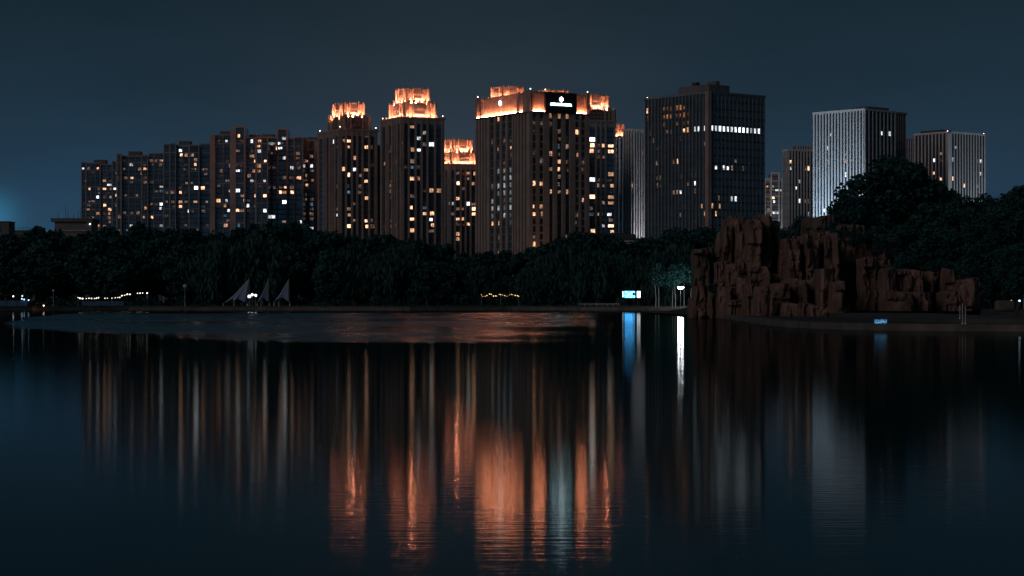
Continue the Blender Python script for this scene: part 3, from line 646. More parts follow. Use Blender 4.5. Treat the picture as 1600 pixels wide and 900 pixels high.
piece('wall', o, 0, wd, 0, 9, -.2, zt, 'stone_dark'); piece('roof', o, -.2, wd + .2, -.2, 9.2, zt, zt + .3, 'roof_dark')
for q in (1.2, 3.6): link('window', window_mesh('win_n'), o, (q, -.1, zt - 2.5), 0, (1.3, .2, 1.6))
o = thing('low_building', 'long low hall with an open roof railing behind the trees', 'building', (*px(10, 0, 900).xy, G))
wd = 44 / F * 900; zt = H + (HOR - 361) / F * 900 - G
piece('wall', o, 0, wd, 0, 12, -.2, zt, 'stone_dark'); piece('roof', o, -.2, wd + .2, -.2, 12.2, zt, zt + .3, 'roof_dark')
for q in spread(8, .3, wd - .3): MB().tube([(q, .3, zt + .2), (q, .3, zt + 1.5)], [.05, .05], 4).build('railing_post', 'frame_dark', o)
for zq in (.9, 1.5): piece('railing_bar', o, .2, wd - .2, .26, .34, zt + zq - .04, zt + zq + .04, 'frame_dark')
o = thing('low_building', 'low building with overhanging dark roof below the white ribbed towers', 'building', (*px(932, 0, 800).xy, G))
wd = 62 / F * 800; zt = H + (HOR - 364) / F * 800 - G
piece('wall', o, .6, wd - .6, 0, 10, -.2, zt - 2.3, 'stone_grey'); piece('roof', o, 0, wd, -1.2, 11, zt - 2.2, zt - .6, 'roof_dark'); piece('roof', o, 2, wd - 2.5, 1, 9, zt - .6, zt, 'roof_dark'); piece('cornice', o, .3, wd - .3, -.5, .01, zt - 3.3, zt - 2.5, 'stone_grey')

# ------------------------------------------------------------------ trees
def leaf_mesh(name, centres, radii, n, size, m, seed, droop=0):
    """leaf-sized quads scattered through clumps"""
    rg = np.random.default_rng(seed); k = rg.integers(0, len(centres), n)
    d = rg.normal(size=(n, 3)); d /= np.linalg.norm(d, axis=1)[:, None]
    p = np.array(centres)[k] + d * (np.array(radii)[k] * rg.uniform(.25, 1.08, n) ** .6)[:, None] * np.array([1, 1, .8])
    if droop: p[:, 2] -= rg.uniform(0, 1, n) ** 1.5 * droop
    u = rg.normal(size=(n, 3)); u /= np.linalg.norm(u, axis=1)[:, None]
    if droop: u = u * np.array([.35, .35, 1]); u[:, 2] += np.sign(u[:, 2]) * .8; u /= np.linalg.norm(u, axis=1)[:, None]
    v = np.cross(u, rg.normal(size=(n, 3))); v /= np.linalg.norm(v, axis=1)[:, None]
    s = size * rg.uniform(.6, 1.4, n)[:, None]; u = u * s * (.9 if droop else .6); v = v * s * (.22 if droop else .4)
    V = np.stack([p - u, p + v, p + u, p - v], 1).reshape(-1, 3)
    me = bpy.data.meshes.new(name); me.vertices.add(len(V)); me.vertices.foreach_set('co', V.ravel())
    me.loops.add(4 * n); me.loops.foreach_set('vertex_index', np.arange(4 * n))
    me.polygons.add(n); me.polygons.foreach_set('loop_start', np.arange(0, 4 * n, 4)); me.polygons.foreach_set('loop_total', np.full(n, 4))
    me.materials.append(MATS[m]); me.update(); me.validate(); return me
def tree_proto(seed, kind='round', n=3600, leaf=.5):
    """meshes for a tree ten metres tall"""
    rd = random.Random(seed); cs = []; rs = []; b = MB()
    if kind == 'tall': w0, lo, hi = 1.7, 1.5, 9.3
    elif kind == 'willow': w0, lo, hi = 3.6, 4.0, 8.8
    else: w0, lo, hi = 3.1, 2.2, 8.7
    lean = (rd.uniform(-.4, .4), rd.uniform(-.4, .4))
    top = (lean[0], lean[1], hi * .8)
    b.tube([(0, 0, -.4), (0, 0, .3), (lean[0] * .3, lean[1] * .3, 2.5), (lean[0] * .7, lean[1] * .7, 5), top], [.30, .22, .17, .12, .04], 7)
    nc = 30 if kind != 'tall' else 22
    for i in range(nc):
        t = (i + .5) / nc; z = lo + (hi - lo) * t
        if kind == 'tall': prof = w0 * (math.sin(math.pi * min(1, t * .9 + .12)) ** .6)
        else: prof = w0 * (math.sin(math.pi * (t * .86 + .12)) ** .7)
        an = i * 2.4 + rd.uniform(-.6, .6); r = prof * rd.uniform(.35, 1.0)
        c = (lean[0] * t + math.cos(an) * r, lean[1] * t + math.sin(an) * r, z + rd.uniform(-.3, .3)); cs.append(c)
        rs.append(rd.uniform(.75, 1.35) * (.7 if kind == 'tall' else 1))
        if i % 2 == 0:
            zb = max(1.6, z - r * .9 - .4); f = min(1, zb / 7)
            b.tube([(lean[0] * f * .8, lean[1] * f * .8, zb), ((c[0] + lean[0] * f) / 2, (c[1] + lean[1] * f) / 2, (zb + z) / 2 + .2), c], [.08, .055, .02], 5)
    return b.mesh('trunk', 'bark', True), leaf_mesh('crown', cs, rs, n, leaf, {'round': ('leaf_deep', 'leaf_mid')[seed % 2], 'tall': 'leaf_deep', 'willow': 'leaf_willow'}[kind], seed, 3.4 if kind == 'willow' else 0)
PR = [tree_proto(s, 'round') for s in (1, 2, 3, 4)] + [tree_proto(s, 'tall', 2400) for s in (5, 6)] + [tree_proto(s, 'willow', 5200, .55) for s in (8, 9)]
BIG = [tree_proto(s, 'round', 13000, .26) for s in (21, 22, 23)]
def tree(p, loc, hgt, wid, label, group, name='tree'):
    o = thing(name, label, 'tree', loc, random.uniform(0, 6.28), group)
    s = hgt / 9.4; o.scale = (s * wid, s * wid, s)
    link('trunk', p[0], o); link('crown', p[1], o); return o
prof = [(-60, 362), (0, 364), (40, 366), (62, 350), (78, 352), (110, 362), (160, 358), (205, 360), (250, 356), (330, 363), (380, 358), (402, 341), (425, 352), (445, 343), (468, 348), (500, 360), (540, 363), (600, 366), (650, 368), (690, 382), (730, 397), (780, 398), (830, 388), (870, 370), (905, 363), (940, 370), (985, 378), (1020, 372), (1050, 363), (1090, 358), (1140, 352)]
def top_at(x):
    for (x0, y0), (x1, y1) in zip(prof, prof[1:]):
        if x0 <= x <= x1: return y0 + (y1 - y0) * (x - x0) / (x1 - x0)
    return prof[-1][1]
def backdrop(x):
    for lim, nm in ((76, 'the low roofs by the blue glow'), (127, 'the low building with masts'), (183, 'the farthest apartment slab'), (256, 'the slab second from the end'), (329, 'the broad middle slab'), (419, 'the slab with the blank end wall'), (500, 'the pale stair core slab'), (593, 'the first crowned tower'), (696, 'the tallest crowned tower'),
                    (745, 'the shorter crowned tower'), (829, "the hotel's plain face"), (920, "the hotel's sign face"), (1008, 'the slim white slabs'), (1108, 'the dark office block')):
        if x < lim: return nm
    return 'the bright office floor'
x = -60.0; i = 0
while x < 1125:      # back row carries the skyline of the wood
    D = 545 + random.uniform(-12, 25); y = top_at(x) + random.uniform(-6, 9)
    sharp = any(abs(x - q) < 10 for q in (62, 402, 445))
    p = PR[4 + i % 2] if (sharp or random.random() < .18) else PR[i % 4]
    tall = p in PR[4:6]
    tree(p, (*px(x, 0, D).xy, .4), H + (HOR - y) / F * D - .4, random.uniform(.95, 1.2), ('slim pointed dark skyline tree below ' if tall else 'full dark skyline tree below ') + backdrop(x), 'pointed trees of the wood' if tall else 'skyline trees of the wood', 'poplar_tree' if tall else 'broadleaf_tree')
    x += random.uniform(18, 27); i += 1
x = -55.0
while x < 1090:      # front row, lower
    D = 488 + random.uniform(-6, 26); y = top_at(x) + random.uniform(12, 38)
    wil = 800 < x or random.random() < .12
    p = PR[6 + i % 2] if wil else PR[(i * 3 + 1) % 4]
    tree(p, (*px(x, 0, D).xy, .4), H + (HOR - y) / F * D - .4, random.uniform(1.05, 1.3), ('drooping front-row willow below ' if wil else 'lower front-row dark tree below ') + backdrop(x), 'willows of the wood' if wil else 'front trees of the wood', 'willow_tree' if wil else 'broadleaf_tree')
    x += random.uniform(24, 36); i += 1
# undergrowth closing the wood near the ground
cs = [(X, random.uniform(482, 500), random.uniform(.6, 2.4)) for X in np.linspace(-135, 44, 240)]
tag(link('undergrowth', leaf_mesh('undergrowth', cs, [random.uniform(.9, 1.8) for _ in cs], 26000, .5, 'leaf_deep', 77)), 'dark undergrowth at the foot of the lakeside wood', 'bushes', kind='stuff')
cs = [(X, random.uniform(478, 484), .7) for X in np.linspace(-135, 44, 260)]
tag(link('hedge', leaf_mesh('hedge', cs, [random.uniform(.45, .7) for _ in cs], 14000, .3, 'leaf_mid', 78)), 'low clipped hedge along the far walkway', 'hedge', kind='stuff')
# trees on the right bank
rt = [(1392, 250, 1.25, 292, 'tallest broad tree towering over the rocks'), (1335, 300, 1.0, 286, 'dark tree leaning over the rocks beside the tallest tree'), (1452, 283, 1.1, 300, 'dense dark tree on the mound right behind the tallest tree'),
      (1500, 310, 1.1, 285, 'round dark tree below the beacon tower'), (1550, 303, 1.1, 296, 'bushy dark tree between the beacon tower and the shore lamp'), (1598, 290, 1.15, 280, 'high dark tree above the glowing shore lamp'),
      (1655, 285, 1.2, 270, 'dark tree past the shore lamp'), (1246, 336, .8, 300, 'small dark tree poking up between two rock peaks'), (1415, 352, 1.3, 275, 'low spreading tree resting on the rock shelf'), (1478, 360, 1.3, 262, 'wide dark tree behind the lowest rocks'), (1548, 372, 1.3, 259, 'low dark tree beside the lowest rocks'),
      (1520, 350, 1.2, 272, 'dense tree filling the gap behind the lowest rocks'), (1590, 385, 1.2, 240, 'leafy tree in front of the shore lamp'), (1310, 345, .9, 280, 'dark tree behind the rounded rock top'), (1640, 350, 1.3, 245, 'broad dark tree at the far end of the terrace')]
for i, (x, y, wv, D, lb) in enumerate(rt):
    zb = 3.4 if D > 265 else 1.1
    tree(BIG[i % 3], (*px(x, 0, D).xy, zb), H + (HOR - y) / F * D - zb, wv, lb, None, 'broadleaf_tree')
cs = [(*px(x, 0, D).xy, 1.2 + random.uniform(0, 3)) for x, D in [(random.uniform(1395, 1660), random.uniform(253, 264)) for _ in range(90)]]
tag(link('shrubbery', leaf_mesh('shrubbery', cs, [random.uniform(.7, 1.4) for _ in cs], 16000, .26, 'leaf_deep', 79)), 'dark shrubs massed behind the lowest rocks', 'bushes', kind='stuff')
# two willows at the water's bend, left of the rocks
for x, y, D in ((1035, 392, 476), (1075, 385, 480), (1132, 375, 330)):
    tree(PR[6], (*px(x, 0, D).xy, .4), H + (HOR - y) / F * D - .4, .95, {1035: 'willow hanging over the lit park lamps', 1075: 'willow with pale trunks beside the park lamps', 1132: 'willow crowding the mossy end of the rocks'}[x], None, 'willow_tree')

# ------------------------------------------------------------------ the rockery
rk = thing('rockery', 'high reddish artificial rock cliff of blocky columns at the water', 'rocks', (*px(1250, 0, 235).xy, 0))
RX, RY = rk.location.x, rk.location.y
def rock(x0, x1, yt, yb, D, dep=5.0, m='sandstone', seed=0, roundtop=.5):
    """one weathered block: a gridded box, pulled in at the top, worn along its edges and grooved"""
    X0, X1 = (x0 - 800) / F * D, (x1 - 800) / F * D; Z1 = H + (HOR - yt) / F * D; Z0 = H + (HOR - yb) / F * D
    if Z0 < .6: Z0 = -.6
    W, Hh = X1 - X0, Z1 - Z0; rd = random.Random(seed); sh = Vector((rd.random() * 50, rd.random() * 50, rd.random() * 50))
    lx = rd.uniform(-.25, .25); skew = rd.uniform(-.7, .7); slope = rd.uniform(-.13, .13); nx, ny, nz = max(8, min(26, int(W * 5))), 5, max(8, min(30, int(Hh * 4))); b = MB(); idx = {}
    def vert(i, j, k):
        if (i, j, k) in idx: return idx[(i, j, k)]
        u, v, t = i / nx * 2 - 1, j / ny * 2 - 1, k / nz
        # superellipse section
        l = (abs(u) ** 11 + abs(v) ** 11) ** (1 / 11); mx = max(abs(u), abs(v), 1e-6); f = mx / max(l, 1e-6)
        tp = 1 - .10 * max(0, t - .55) / .45 * roundtop - .13 * max(0, t - .9) / .1 * roundtop
        x = X0 + W / 2 + u * f * W / 2 * tp * 1.16 + lx * t; y = v * f * dep / 2 * tp + u * skew; z = Z0 + Hh * t
        if t > .97: z += slope * u * W - .06 * (u * u + v * v) * roundtop * min(W, 3)
        p = Vector((x, y, z)) + sh
        nv = Vector((noise.noise(p * .8), noise.noise(p * .8 + Vector((9, 0, 0))), noise.noise(p * .7 + Vector((0, 9, 0)))))
        n2 = noise.noise(Vector((p.x * 1.1, 3, p.z * .12)))
        groove = -.55 * max(0, .22 - abs(n2)) / .22
        x += nv.x * .22 * min(1, W / 2); y += nv.y * .3 - (groove if j == 0 else 0) + ((noise.cell(Vector((p.x * .75 + .25 * nv.x, 1, p.z * .42))) - .5) * .55 + (noise.cell(Vector((p.x * 1.9, 5, p.z * 1.3 + nv.x))) - .5) * .22 if j == 0 else 0); z += nv.z * .16 * (0 if k == 0 else 1)
        b.v.append((x - RX, D + dep / 2 + y - RY, z)); idx[(i, j, k)] = len(b.v) - 1; return idx[(i, j, k)]
    for k in range(nz):
        for i in range(nx):
            b.f.append((vert(i, 0, k), vert(i + 1, 0, k), vert(i + 1, 0, k + 1), vert(i, 0, k + 1))); b.f.append((vert(i + 1, ny, k), vert(i, ny, k), vert(i, ny, k + 1), vert(i + 1, ny, k + 1)))
        for j in range(ny):
            b.f.append((vert(0, j + 1, k), vert(0, j, k), vert(0, j, k + 1), vert(0, j + 1, k + 1))); b.f.append((vert(nx, j, k), vert(nx, j + 1, k), vert(nx, j + 1, k + 1), vert(nx, j, k + 1)))
    for i in range(nx):
        for j in range(ny):
            b.f.append((vert(i, j, nz), vert(i + 1, j, nz), vert(i + 1, j + 1, nz), vert(i, j + 1, nz)))
    b.build('rock', m, rk)
rocks = [  # x0 x1 top bottom distance
 (1087, 1108, 389, 450, 268, 'M'), (1106, 1130, 386, 450, 270, 'M'), (1088, 1112, 446, 500, 262, ''), (1110, 1128, 445, 500, 258, ''), (1126, 1142, 448, 502, 254, ''),
 (1129, 1143, 352, 420, 268, ''), (1138, 1156, 340, 415, 271, ''), (1141, 1168, 337.5, 420, 277, 'M'), (1152, 1171, 350, 412, 266, ''), (1154, 1170, 410, 432, 263, ''), (1122, 1140, 408, 450, 260, ''), (1138, 1156, 412, 470, 256, ''), (1155, 1172, 430, 472, 254, ''),
 (1169, 1187, 342, 418, 262, ''), (1183, 1203, 335.5, 418, 264, ''), (1200, 1222, 344, 432, 268, ''), (1171, 1200, 416, 448, 256, ''), (1198, 1218, 428, 450, 258, ''), (1170, 1186, 444, 500, 236, ''), (1184, 1206, 446, 500, 230, ''), (1204, 1230, 443, 500, 236, ''), (1138, 1172, 468, 505, 246, ''),
 (1220, 1237, 358, 440, 262, ''), (1234, 1252, 372, 438, 250, ''), (1249, 1266, 366, 438, 253, ''), (1262, 1282, 372, 440, 250, ''), (1262, 1303, 337, 400, 282, 'M'), (1230, 1246, 436, 478, 240, ''), (1244, 1262, 437, 480, 238, ''), (1260, 1280, 438, 480, 241, ''), (1228, 1258, 474, 500, 226, ''), (1256, 1290, 476, 500, 224, ''),
 (1276, 1296, 362, 440, 256, ''), (1292, 1312, 364, 484, 250, ''), (1280, 1296, 420, 490, 236, ''), (1301, 1316, 440, 492, 232, ''), (1308, 1340, 368, 488, 262, ''), (1337, 1362, 372, 440, 262, ''), (1358, 1385, 364, 440, 260, ''), (1380, 1398, 372, 440, 264, ''), (1350, 1372, 402, 486, 244, ''), (1368, 1388, 406, 486, 247, ''),
 (1387, 1404, 418, 458, 236, ''), (1402, 1426, 420, 458, 238, ''), (1388, 1426, 456, 486, 232, ''), (1424, 1440, 422, 458, 238, ''), (1438, 1456, 424, 458, 240, ''), (1425, 1456, 456, 486, 234, ''), (1456, 1480, 426, 486, 248, ''), (1478, 1500, 421, 456, 238, ''), (1480, 1502, 454, 486, 234, ''), (1501, 1518, 436, 486, 234, ''), (1514, 1532, 434, 486, 237, ''), (1312, 1352, 350, 420, 276, 'M')]
rocks += [(1126, 1180, 362, 505, 275, ''), (1165, 1240, 366, 505, 273, ''), (1228, 1320, 376, 500, 268, ''), (1300, 1400, 384, 490, 270, ''), (1384, 1470, 432, 486, 246, ''), (1460, 1536, 440, 486, 244, ''), (1092, 1140, 400, 505, 274, 'M'), (1180, 1262, 456, 502, 243, ''), (1088, 1180, 462, 505, 262, '')]
for i, (x0, x1, yt, yb, D, mm) in enumerate(rocks):
    rock(x0, x1, yt, yb, D, random.uniform(4, 6.5), 'sandstone_mossy' if mm else 'sandstone', i, random.uniform(.2, .7))

# ------------------------------------------------------------------ things along the far shore
def sail(apex, feet, label, D=467):
    """tensioned fabric sail pulled up to a leaning mast, with arched openings between its feet"""
    A = px(*apex, D); o = thing('sail_canopy', label, 'canopy', (A.x, D, .9), 0, 'fabric sails on the far shore')
    ft = [px(f[0], f[1], D) for f in feet]; anchors = []
    for k, p in enumerate(ft): anchors.append(Vector((p.x - A.x, (-1.2, .8, 1.4, -.4)[k % 4], max(.05, p.z - .9))))
    ap = Vector((0, .3, A.z - .9)); n = len(anchors); b = MB(); seg, rows = 10, 12
    ctr = sum(anchors, Vector()) / n
    for r_ in range(rows + 1):
        t = r_ / rows
        for k in range(n):
            for s_ in range(seg):
                q = s_ / seg; e = anchors[k].lerp(anchors[(k + 1) % n], q); sag = 4 * q * (1 - q)
                e = e.lerp(ctr, .30 * sag) + Vector((0, 0, .85 * sag))
                tt = t ** 1.0; pt = ap.lerp(e, tt); pull = math.sin(math.pi * t) * .16
                pt = pt.lerp(Vector((ap.x * (1 - t) + ctr.x * t * .5, ap.y, pt.z)), pull); b.v.append(tuple(pt))
    m_ = n * seg
    for r_ in range(rows):
        for j in range(m_): b.f.append((r_ * m_ + j, r_ * m_ + (j + 1) % m_, (r_ + 1) * m_ + (j + 1) % m_, (r_ + 1) * m_ + j))
    f = b.build('fabric', 'sail_fabric', o, smooth=True); sm = f.modifiers.new('thickness', 'SOLIDIFY'); sm.thickness = .03
    MB().tube([(ap.x + .15, .9, 0), (ap.x + .02, .32, ap.z + .25)], [.09, .06], 8).build('mast', 'metal_grey', o)
    for a in anchors: MB().tube([(a.x, a.y, 0), (a.x, a.y, a.z + .06)], [.1, .05], 6).build('anchor', 'metal_grey', o)
sail((388.4, 436.5), [(350, 474), (385, 474), (386, 472), (366, 471)], 'widest white fabric sail, trailing a long low corner')
sail((419, 437), [(403, 472.5), (420.5, 473.5), (420, 471), (408, 470)], 'slim white fabric sail between the two others')
sail((450.7, 437), [(429, 471), (452.5, 473.5), (452, 471), (436, 470)], 'white fabric sail farthest from the white lamps')
def lamp_post(x, ytop, ybase_z, D, label, lit=None, group=None, heads=1, gap=.7, rad=.25):
    t = px(x, ytop, D); o = thing('street_lamp', label, 'lamp', (t.x, D, ybase_z), 0, group); h = t.z - ybase_z
    MB().tube([(0, 0, -.1), (0, 0, .5), (0, 0, h - .25)], [.12, .07, .05], 8).build('pole', 'metal_grey', o)
    if heads == 2: MB().tube([(-gap / 2, 0, h - .25), (0, 0, h - .35), (gap / 2, 0, h - .25)], [.04, .05, .04], 6).build('arm', 'metal_grey', o)
    for k in range(heads):
        xx = 0 if heads == 1 else (-gap / 2 + k * gap)
        hd = MB().ball((xx, 0, h), rad, 12, 8).build('globe', lit or 'rail_pale', o, smooth=True)
        MB().tube([(xx, 0, h + rad * .7), (xx, 0, h + rad + .06)], [rad * .7, .05], 10).build('cap', 'frame_dark', hd)
    return o
lamp_post(1063.5, 449.3, .4, 452, 'twin-globe park lamp shining white beside the willows', 'white_lamp', None, 2, .68, .26)
lamp_post(289, 447, .9, 462, 'unlit lamp post with a square pale head on the walkway', None, None, 1, 0, .42)
lamp_post(83.5, 454, .9, 462, 'unlit lamp post with a small pale head near the rowing boat', None, None, 1, 0, .28)
lamp_post(1600, 405, 1.1, 252, 'bright lamp glowing among leaves at the end of the terrace', 'pale_lamp', None, 1, 0, .30)
for x, y, rr, lb in ((389.5, 463, .34, 'big white globe light beside the widest sail'), (394, 460.5, .26, 'white globe light set highest beside the widest sail'), (399.5, 461.5, .26, 'single white globe light nearest the slim sail')):
    p = px(x, y, 469); o = thing('globe_light', lb, 'lamp', (p.x, 469, .9)); hz = p.z - .9
    MB().tube([(0, 0, -.05), (0, 0, hz)], [.06, .04], 6).build('post', 'metal_grey', o); MB().ball((0, 0, hz), rr, 12, 8).build('globe', 'soft_lamp', o, smooth=True)
# strings of bulbs
def bulbs(label, pts, D, m, rad=.09):
    P = [px(x, y, D) for x, y in pts]; o0 = P[0].copy(); o = thing('string_lights', label, 'lights', tuple(o0))
    MB().tube([tuple(p - o0 + Vector((0, 0, .1))) for p in P], [.02] * len(P), 4).build('cable', 'frame_dark', o)
    for k in (0, len(P) // 2, len(P) - 1): q = P[k] - o0; MB().tube([(q.x, .1, .6 - P[k].z), (q.x, .1, q.z + .12)], [.05, .04], 5).build('post', 'metal_grey', o)
    for p in P:
        q = p - o0; q.y -= .05; MB().ball(tuple(q), rad * random.uniform(.6, 1.4), 6, 4).build('bulb', m, o)
bulbs('string of small pale bulbs climbing along the far walkway', [(122, 465), (125, 466), (129, 466.5), (135, 466.6), (139, 466), (143, 466.3), (148, 466.4), (151, 465.8), (154, 465.2), (164, 466), (168, 466), (175, 465.8), (180, 465.3), (184, 465), (187, 464.7), (190.5, 462), (195, 461.3), (199, 459.8), (203, 459.9), (215, 458.2), (219, 458), (223, 457.8), (230, 458)], 474, 'pale_lamp', .12)
bulbs('string of amber bulbs low under the trees across from the hotel', [(752 + i * 3.1 + random.uniform(-1, 1), 461.5 + 1.4 * math.sin(i * 1.1) + random.uniform(-1, 1)) for i in range(20)], 481, 'amber_lamp', .09)
# lit screens
def screen_material():
    m = bpy.data.materials.new('led_picture'); m.use_nodes = True; t = m.node_tree; n = t.nodes; l = t.links; b = n['Principled BSDF']
    tc_ = n.new('ShaderNodeTexCoord'); mp = n.new('ShaderNodeMapping'); mp.inputs['Scale'].default_value = (3, 1, 9); l.new(tc_.outputs['Generated'], mp.inputs[0])
    nz = n.new('ShaderNodeTexNoise'); nz.inputs['Scale'].default_value = 1.1; l.new(mp.outputs[0], nz.inputs['Vector'])
    r = n.new('ShaderNodeValToRGB'); l.new(nz.outputs['Fac'], r.inputs[0]); e = r.color_ramp.elements
    e[0].position, e[0].color = .42, (.006, .22, .80, 1); e[1].position, e[1].color = .62, (.14, .62, 1, 1)
    l.new(r.outputs[0], b.inputs['Emission Color']); b.inputs['Emission Strength'].default_value = 9.0; b.inputs['Base Color'].default_value = (.02, .02, .02, 1)
    MATS['led_picture'] = m
screen_material()
lamp_mat('bar_light', (.55, .85, 1), 2.2, False); lamp_mat('panel_light', (.9, .97, 1), 3.2)
def stand(name, label, x0, x1, y0, y1, D, m, cat, zb=.9):
    a, c = px(x0, y1, D), px(x1, y0, D); W = c.x - a.x; o = thing(name, label, cat, ((a.x + c.x) / 2, D, zb)); z0, z1 = a.z - zb, c.z - zb
    piece('housing', o, -W / 2 - .08, W / 2 + .08, .02, .25, z0 - .08, z1 + .08, 'frame_dark'); piece('screen', o, -W / 2, W / 2, -.03, .03, z0, z1, m)
    for q in (-W * .35, W * .35): MB().tube([(q, .14, -.1), (q, .14, z0)], [.06, .06], 6).build('leg', 'frame_dark', o)
    return o, W, z0, z1
o, W, z0, z1 = stand('led_screen', 'blue glowing outdoor screen on the far shore', 976, 992, 455, 465, 468, 'led_picture', 'screen')
piece('side_light', o, -W / 2 - .45, -W / 2 - .25, -.03, .1, z0 + .05, z1, 'bar_light'); piece('bracket', o, -W / 2 - .45, -W / 2 - .05, .03, .12, (z0 + z1) / 2 - .05, (z0 + z1) / 2 + .05, 'frame_dark')
piece('dark_caption', o, W * .24, W / 2 - .01, -.05, -.02, z0 + (z1 - z0) * .35, z0 + (z1 - z0) * .78, 'sign_panel')
o, W, z0, z1 = stand('light_box', 'small white light box standing beside the blue screen', 995.3, 1000.5, 455, 465, 468, 'panel_light', 'sign')
for k, (u, v) in enumerate(((-.12, .62), (.14, .66), (0, .36))): piece('printed_mark', o, W * u - .06, W * u + .06, -.05, -.025, z0 + (z1 - z0) * v - .09, z0 + (z1 - z0) * v + .09, 'sign_panel')
mat('poster_blue', (.1, .2, .3), .4, .1, 1)
def poster_material():
    m = bpy.data.materials.new('lit_poster'); m.use_nodes = True; t = m.node_tree; n = t.nodes; l = t.links; b = n['Principled BSDF']
    tc_ = n.new('ShaderNodeTexCoord'); mp = n.new('ShaderNodeMapping'); mp.inputs['Scale'].default_value = (7, 1, 4); l.new(tc_.outputs['Generated'], mp.inputs[0])
    nz = n.new('ShaderNodeTexNoise'); nz.inputs['Scale'].default_value = 1.2; nz.inputs['Detail'].default_value = 3; l.new(mp.outputs[0], nz.inputs['Vector'])
    r = n.new('ShaderNodeValToRGB'); l.new(nz.outputs['Fac'], r.inputs[0]); e = r.color_ramp.elements
    e[0].position, e[0].color = .40, (.006, .05, .13, 1); e[1].position, e[1].color = .66, (.25, .48, .66, 1); k = e.new(.52); k.color = (.03, .20, .42, 1)
    l.new(r.outputs[0], b.inputs['Emission Color']); b.inputs['Emission Strength'].default_value = 1.0; b.inputs['Base Color'].default_value = (.02, .02, .02, 1)
    MATS['lit_poster'] = m
poster_material()
stand('light_box', 'low blue lit notice box on the kerb below the rocks', 1366.5, 1385.5, 499, 511.5, 152, 'lit_poster', 'sign', .44)
# poles on the near terrace
for x, y0, z0, D, lb in ((1504, 474, .44, 150, 'tallest thin pale pole on the near kerb'), (1508.5, 479, .44, 150, 'thin pale pole, shorter neighbour of the tallest one'), (1499.8, 478, .7, 160, 'short thin pole on the paved step')):
    t = px(x, y0, D); hh = t.z - z0; o = thing('pole', lb, 'pole', (t.x, D, z0)); MB().tube([(0, 0, -.05), (0, 0, hh)], [.035, .03], 8).build('shaft', 'rail_pale', o); MB().tube([(0, 0, -.02), (0, 0, .06)], [.11, .09], 10).build('foot', 'metal_grey', o)
# squared stone and lights at the end of the terrace
o = tag(MB().box(-.9, .9, -.6, .6, -.1, .95).build('boulder', 'kerb_stone', None, (*px(1570, 0, 205).xy, 1.1)), 'pale squared boulder on the upper terrace', 'boulder')
bv = o.modifiers.new('worn_edges', 'BEVEL'); bv.width = .28; bv.segments = 3
for x, y, m, lb in ((1580, 471, 'pale_lamp', 'small pale bollard light beside the squared boulder'), (1593, 470.5, 'cool_lamp', 'small bluish bollard light past the squared boulder')):
    p = px(x, y, 206); o = thing('bollard_light', lb, 'lamp', (p.x, 206, 1.1)); MB().tube([(0, 0, -.05), (0, 0, p.z - 1.1)], [.09, .08], 8).build('post', 'frame_dark', o); MB().ball((0, 0, p.z - 1.08), .11, 8, 6).build('lamp', m, o)
# rowing boat with a roof
p = px(65, 485, 438); o = thing('rowing_boat', 'small brown roofed boat with a lantern off the far shore', 'boat', (p.x, 438, 0))
b = MB(); ns = 9
for i in range(ns):
    t = i / (ns - 1) * 2 - 1; wv = .75 * (1 - abs(t) ** 2.6) + .04; sh = .28 * t * t
    b.v += [(t * 1.9, -wv, .55 + sh), (t * 1.8, -wv * .55, -.12), (t * 1.8, wv * .55, -.12), (t * 1.9, wv, .55 + sh)]
for i in range(ns - 1):
    for k in range(3): a = i * 4 + k; b.f.append((a, a + 1, a + 5, a + 4))
hull = b.build('hull', 'wood_brown', o); sm = hull.modifiers.new('thickness', 'SOLIDIFY'); sm.thickness = .06
for q in (-.5, .5): piece('thwart', o, q - .15, q + .15, -.55, .55, .34, .40, 'wood_brown')
for qx in (-1.1, 1.1):
    for qy in (-.5, .5): MB().tube([(qx, qy, .3), (qx, qy, 1.5)], [.035, .035], 5).build('post', 'wood_brown', o)
piece('roof', o, -1.35, 1.35, -.75, .75, 1.5, 1.58, 'wood_brown'); MB().ball((.5, -.4, 1.05), .15, 8, 6).build('lantern', 'pale_lamp', o); MB().tube([(.5, -.4, 1.1), (.5, -.4, 1.52)], [.015, .015], 4).build('lantern_cord', 'frame_dark', o)
# blue kiosk by the far left shore
p = px(-8, 0, 468); o = thing('kiosk', 'low blue kiosk with a few cool lamps on the far shore', 'kiosk', (p.x, 468, .9)); wd = 52 / F * 468
piece('wall', o, 0, wd, 0, 3, -.05, 1.15, 'blue_paint'); piece('roof', o, -.2, wd + .2, -.5, 3.2, 2.3, 2.42, 'frame_dark')
for q in spread(4, .15, wd - .15): piece('post', o, q - .06, q + .06, -.1, .0, -.02, 2.32, 'frame_dark')
for x, y, m in ((21, 463, 'pale_lamp'), (35, 462.5, 'cool_lamp'), (38, 468, 'cool_lamp'), (45, 469, 'cool_lamp'), (34.5, 467, 'cool_lamp')):
    q = px(x, y, 468); MB().ball((q.x - p.x, -.16, q.z - .9), .16, 8, 5).build('lamp', m, o)
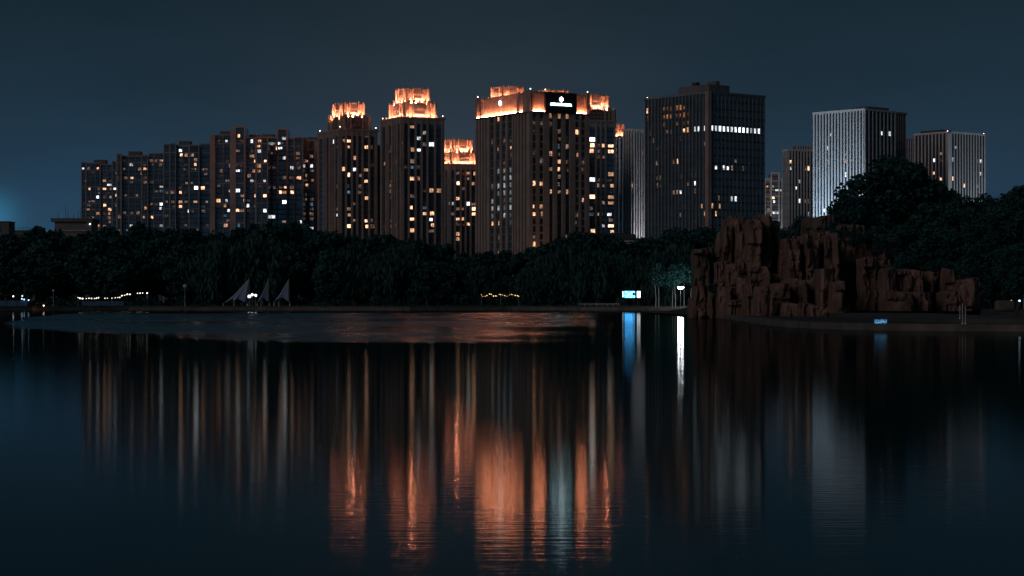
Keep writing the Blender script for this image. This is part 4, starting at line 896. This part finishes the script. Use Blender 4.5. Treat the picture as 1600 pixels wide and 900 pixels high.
# pale barrier panels
o = thing('barrier', 'low blue barrier panels below the string of bulbs', 'fence', (*px(128, 0, 471).xy, .9))
for k in range(9):
    x0 = k * 1.0; piece('panel', o, x0, x0 + .92, 0, .06, .1, 1.0, 'blue_paint'); piece('foot', o, x0 + .1, x0 + .18, -.2, .26, -.02, .1, 'frame_dark')
o = thing('railing', 'pale railing on the far walkway beside the blue screen', 'railing', (*px(905, 0, 466).xy, .9)); wd = 62 / F * 466
for q in spread(8, 0, wd): MB().tube([(q, 0, -.05), (q, 0, .55)], [.03, .03], 6).build('post', 'rail_pale', o)
for zq in (.3, .55): piece('bar', o, -.05, wd + .05, -.03, .03, zq - .03, zq + .03, 'rail_pale')
# pale slim trunks by the park lamps
for i, (x, y) in enumerate(((1026, 449), (1031, 450), (1053, 452), (1057, 452), (1071, 450), (1082, 451), (1089, 452))):
    t = px(x, y, 455); o = thing('young_tree', 'slim pale young tree trunk lit by the park lamps', 'tree', (t.x, 458 + (i % 3) * .8, .4), 0, 'young trees at the park lamps'); hh = t.z - .4
    MB().tube([(0, 0, -.2), (.03, 0, hh * .5), (.12 * (i % 3 - 1), 0, hh), (.2 * (i % 3 - 1), 0, hh + 1.6)], [.10, .08, .06, .02], 6).build('trunk', 'bark_pale', o)
    cs = [(random.uniform(-.7, .7), random.uniform(-.7, .7), hh + random.uniform(.9, 4.5)) for _ in range(6)]
    link('crown', leaf_mesh('crown', cs, [1.1] * 6, 900, .4, 'leaf_mid', 300 + i), o)

# shrubs rooted in the ledges and clefts of the rocks
for i, (x, y, D, sz, lb) in enumerate(((1322, 372, 255, 1.5, 'dark shrub spilling over the deep cleft in the rocks'), (1405, 410, 240, 1.3, 'dark shrub on top of the low right-hand rocks'), (1228, 362, 258, .9, 'small shrub wedged behind the highest rock column'), (1468, 420, 240, 1.4, 'dark shrub filling the notch between the lowest rocks'), (1395, 380, 255, 1.6, 'dark shrub beside the tallest inner rock block'), (1345, 366, 258, 1.2, 'dark shrub hanging from the rock shelf'), (1120, 444, 256, .7, 'tuft of shrub on the ledge of the mossy rocks'), (1508, 428, 238, 1.3, 'dark shrub above the end of the low rocks'))):
    p = px(x, y, D); o = thing('shrub', lb, 'shrub', tuple(p - Vector((0, -.8, .9)))); rd = random.Random(400 + i)
    MB().tube([(0, .6, -.8), (.05, .2, .2), (.1, 0, sz * .7)], [.07, .05, .02], 5).build('stem', 'bark', o)
    cs = [(rd.uniform(-1, 1) * sz, rd.uniform(-.5, .5) * sz, rd.uniform(0, 1.1) * sz) for _ in range(9)]
    link('foliage', leaf_mesh('foliage', cs, [sz * rd.uniform(.3, .55) for _ in cs], 1100, .2, 'leaf_deep', 500 + i), o)
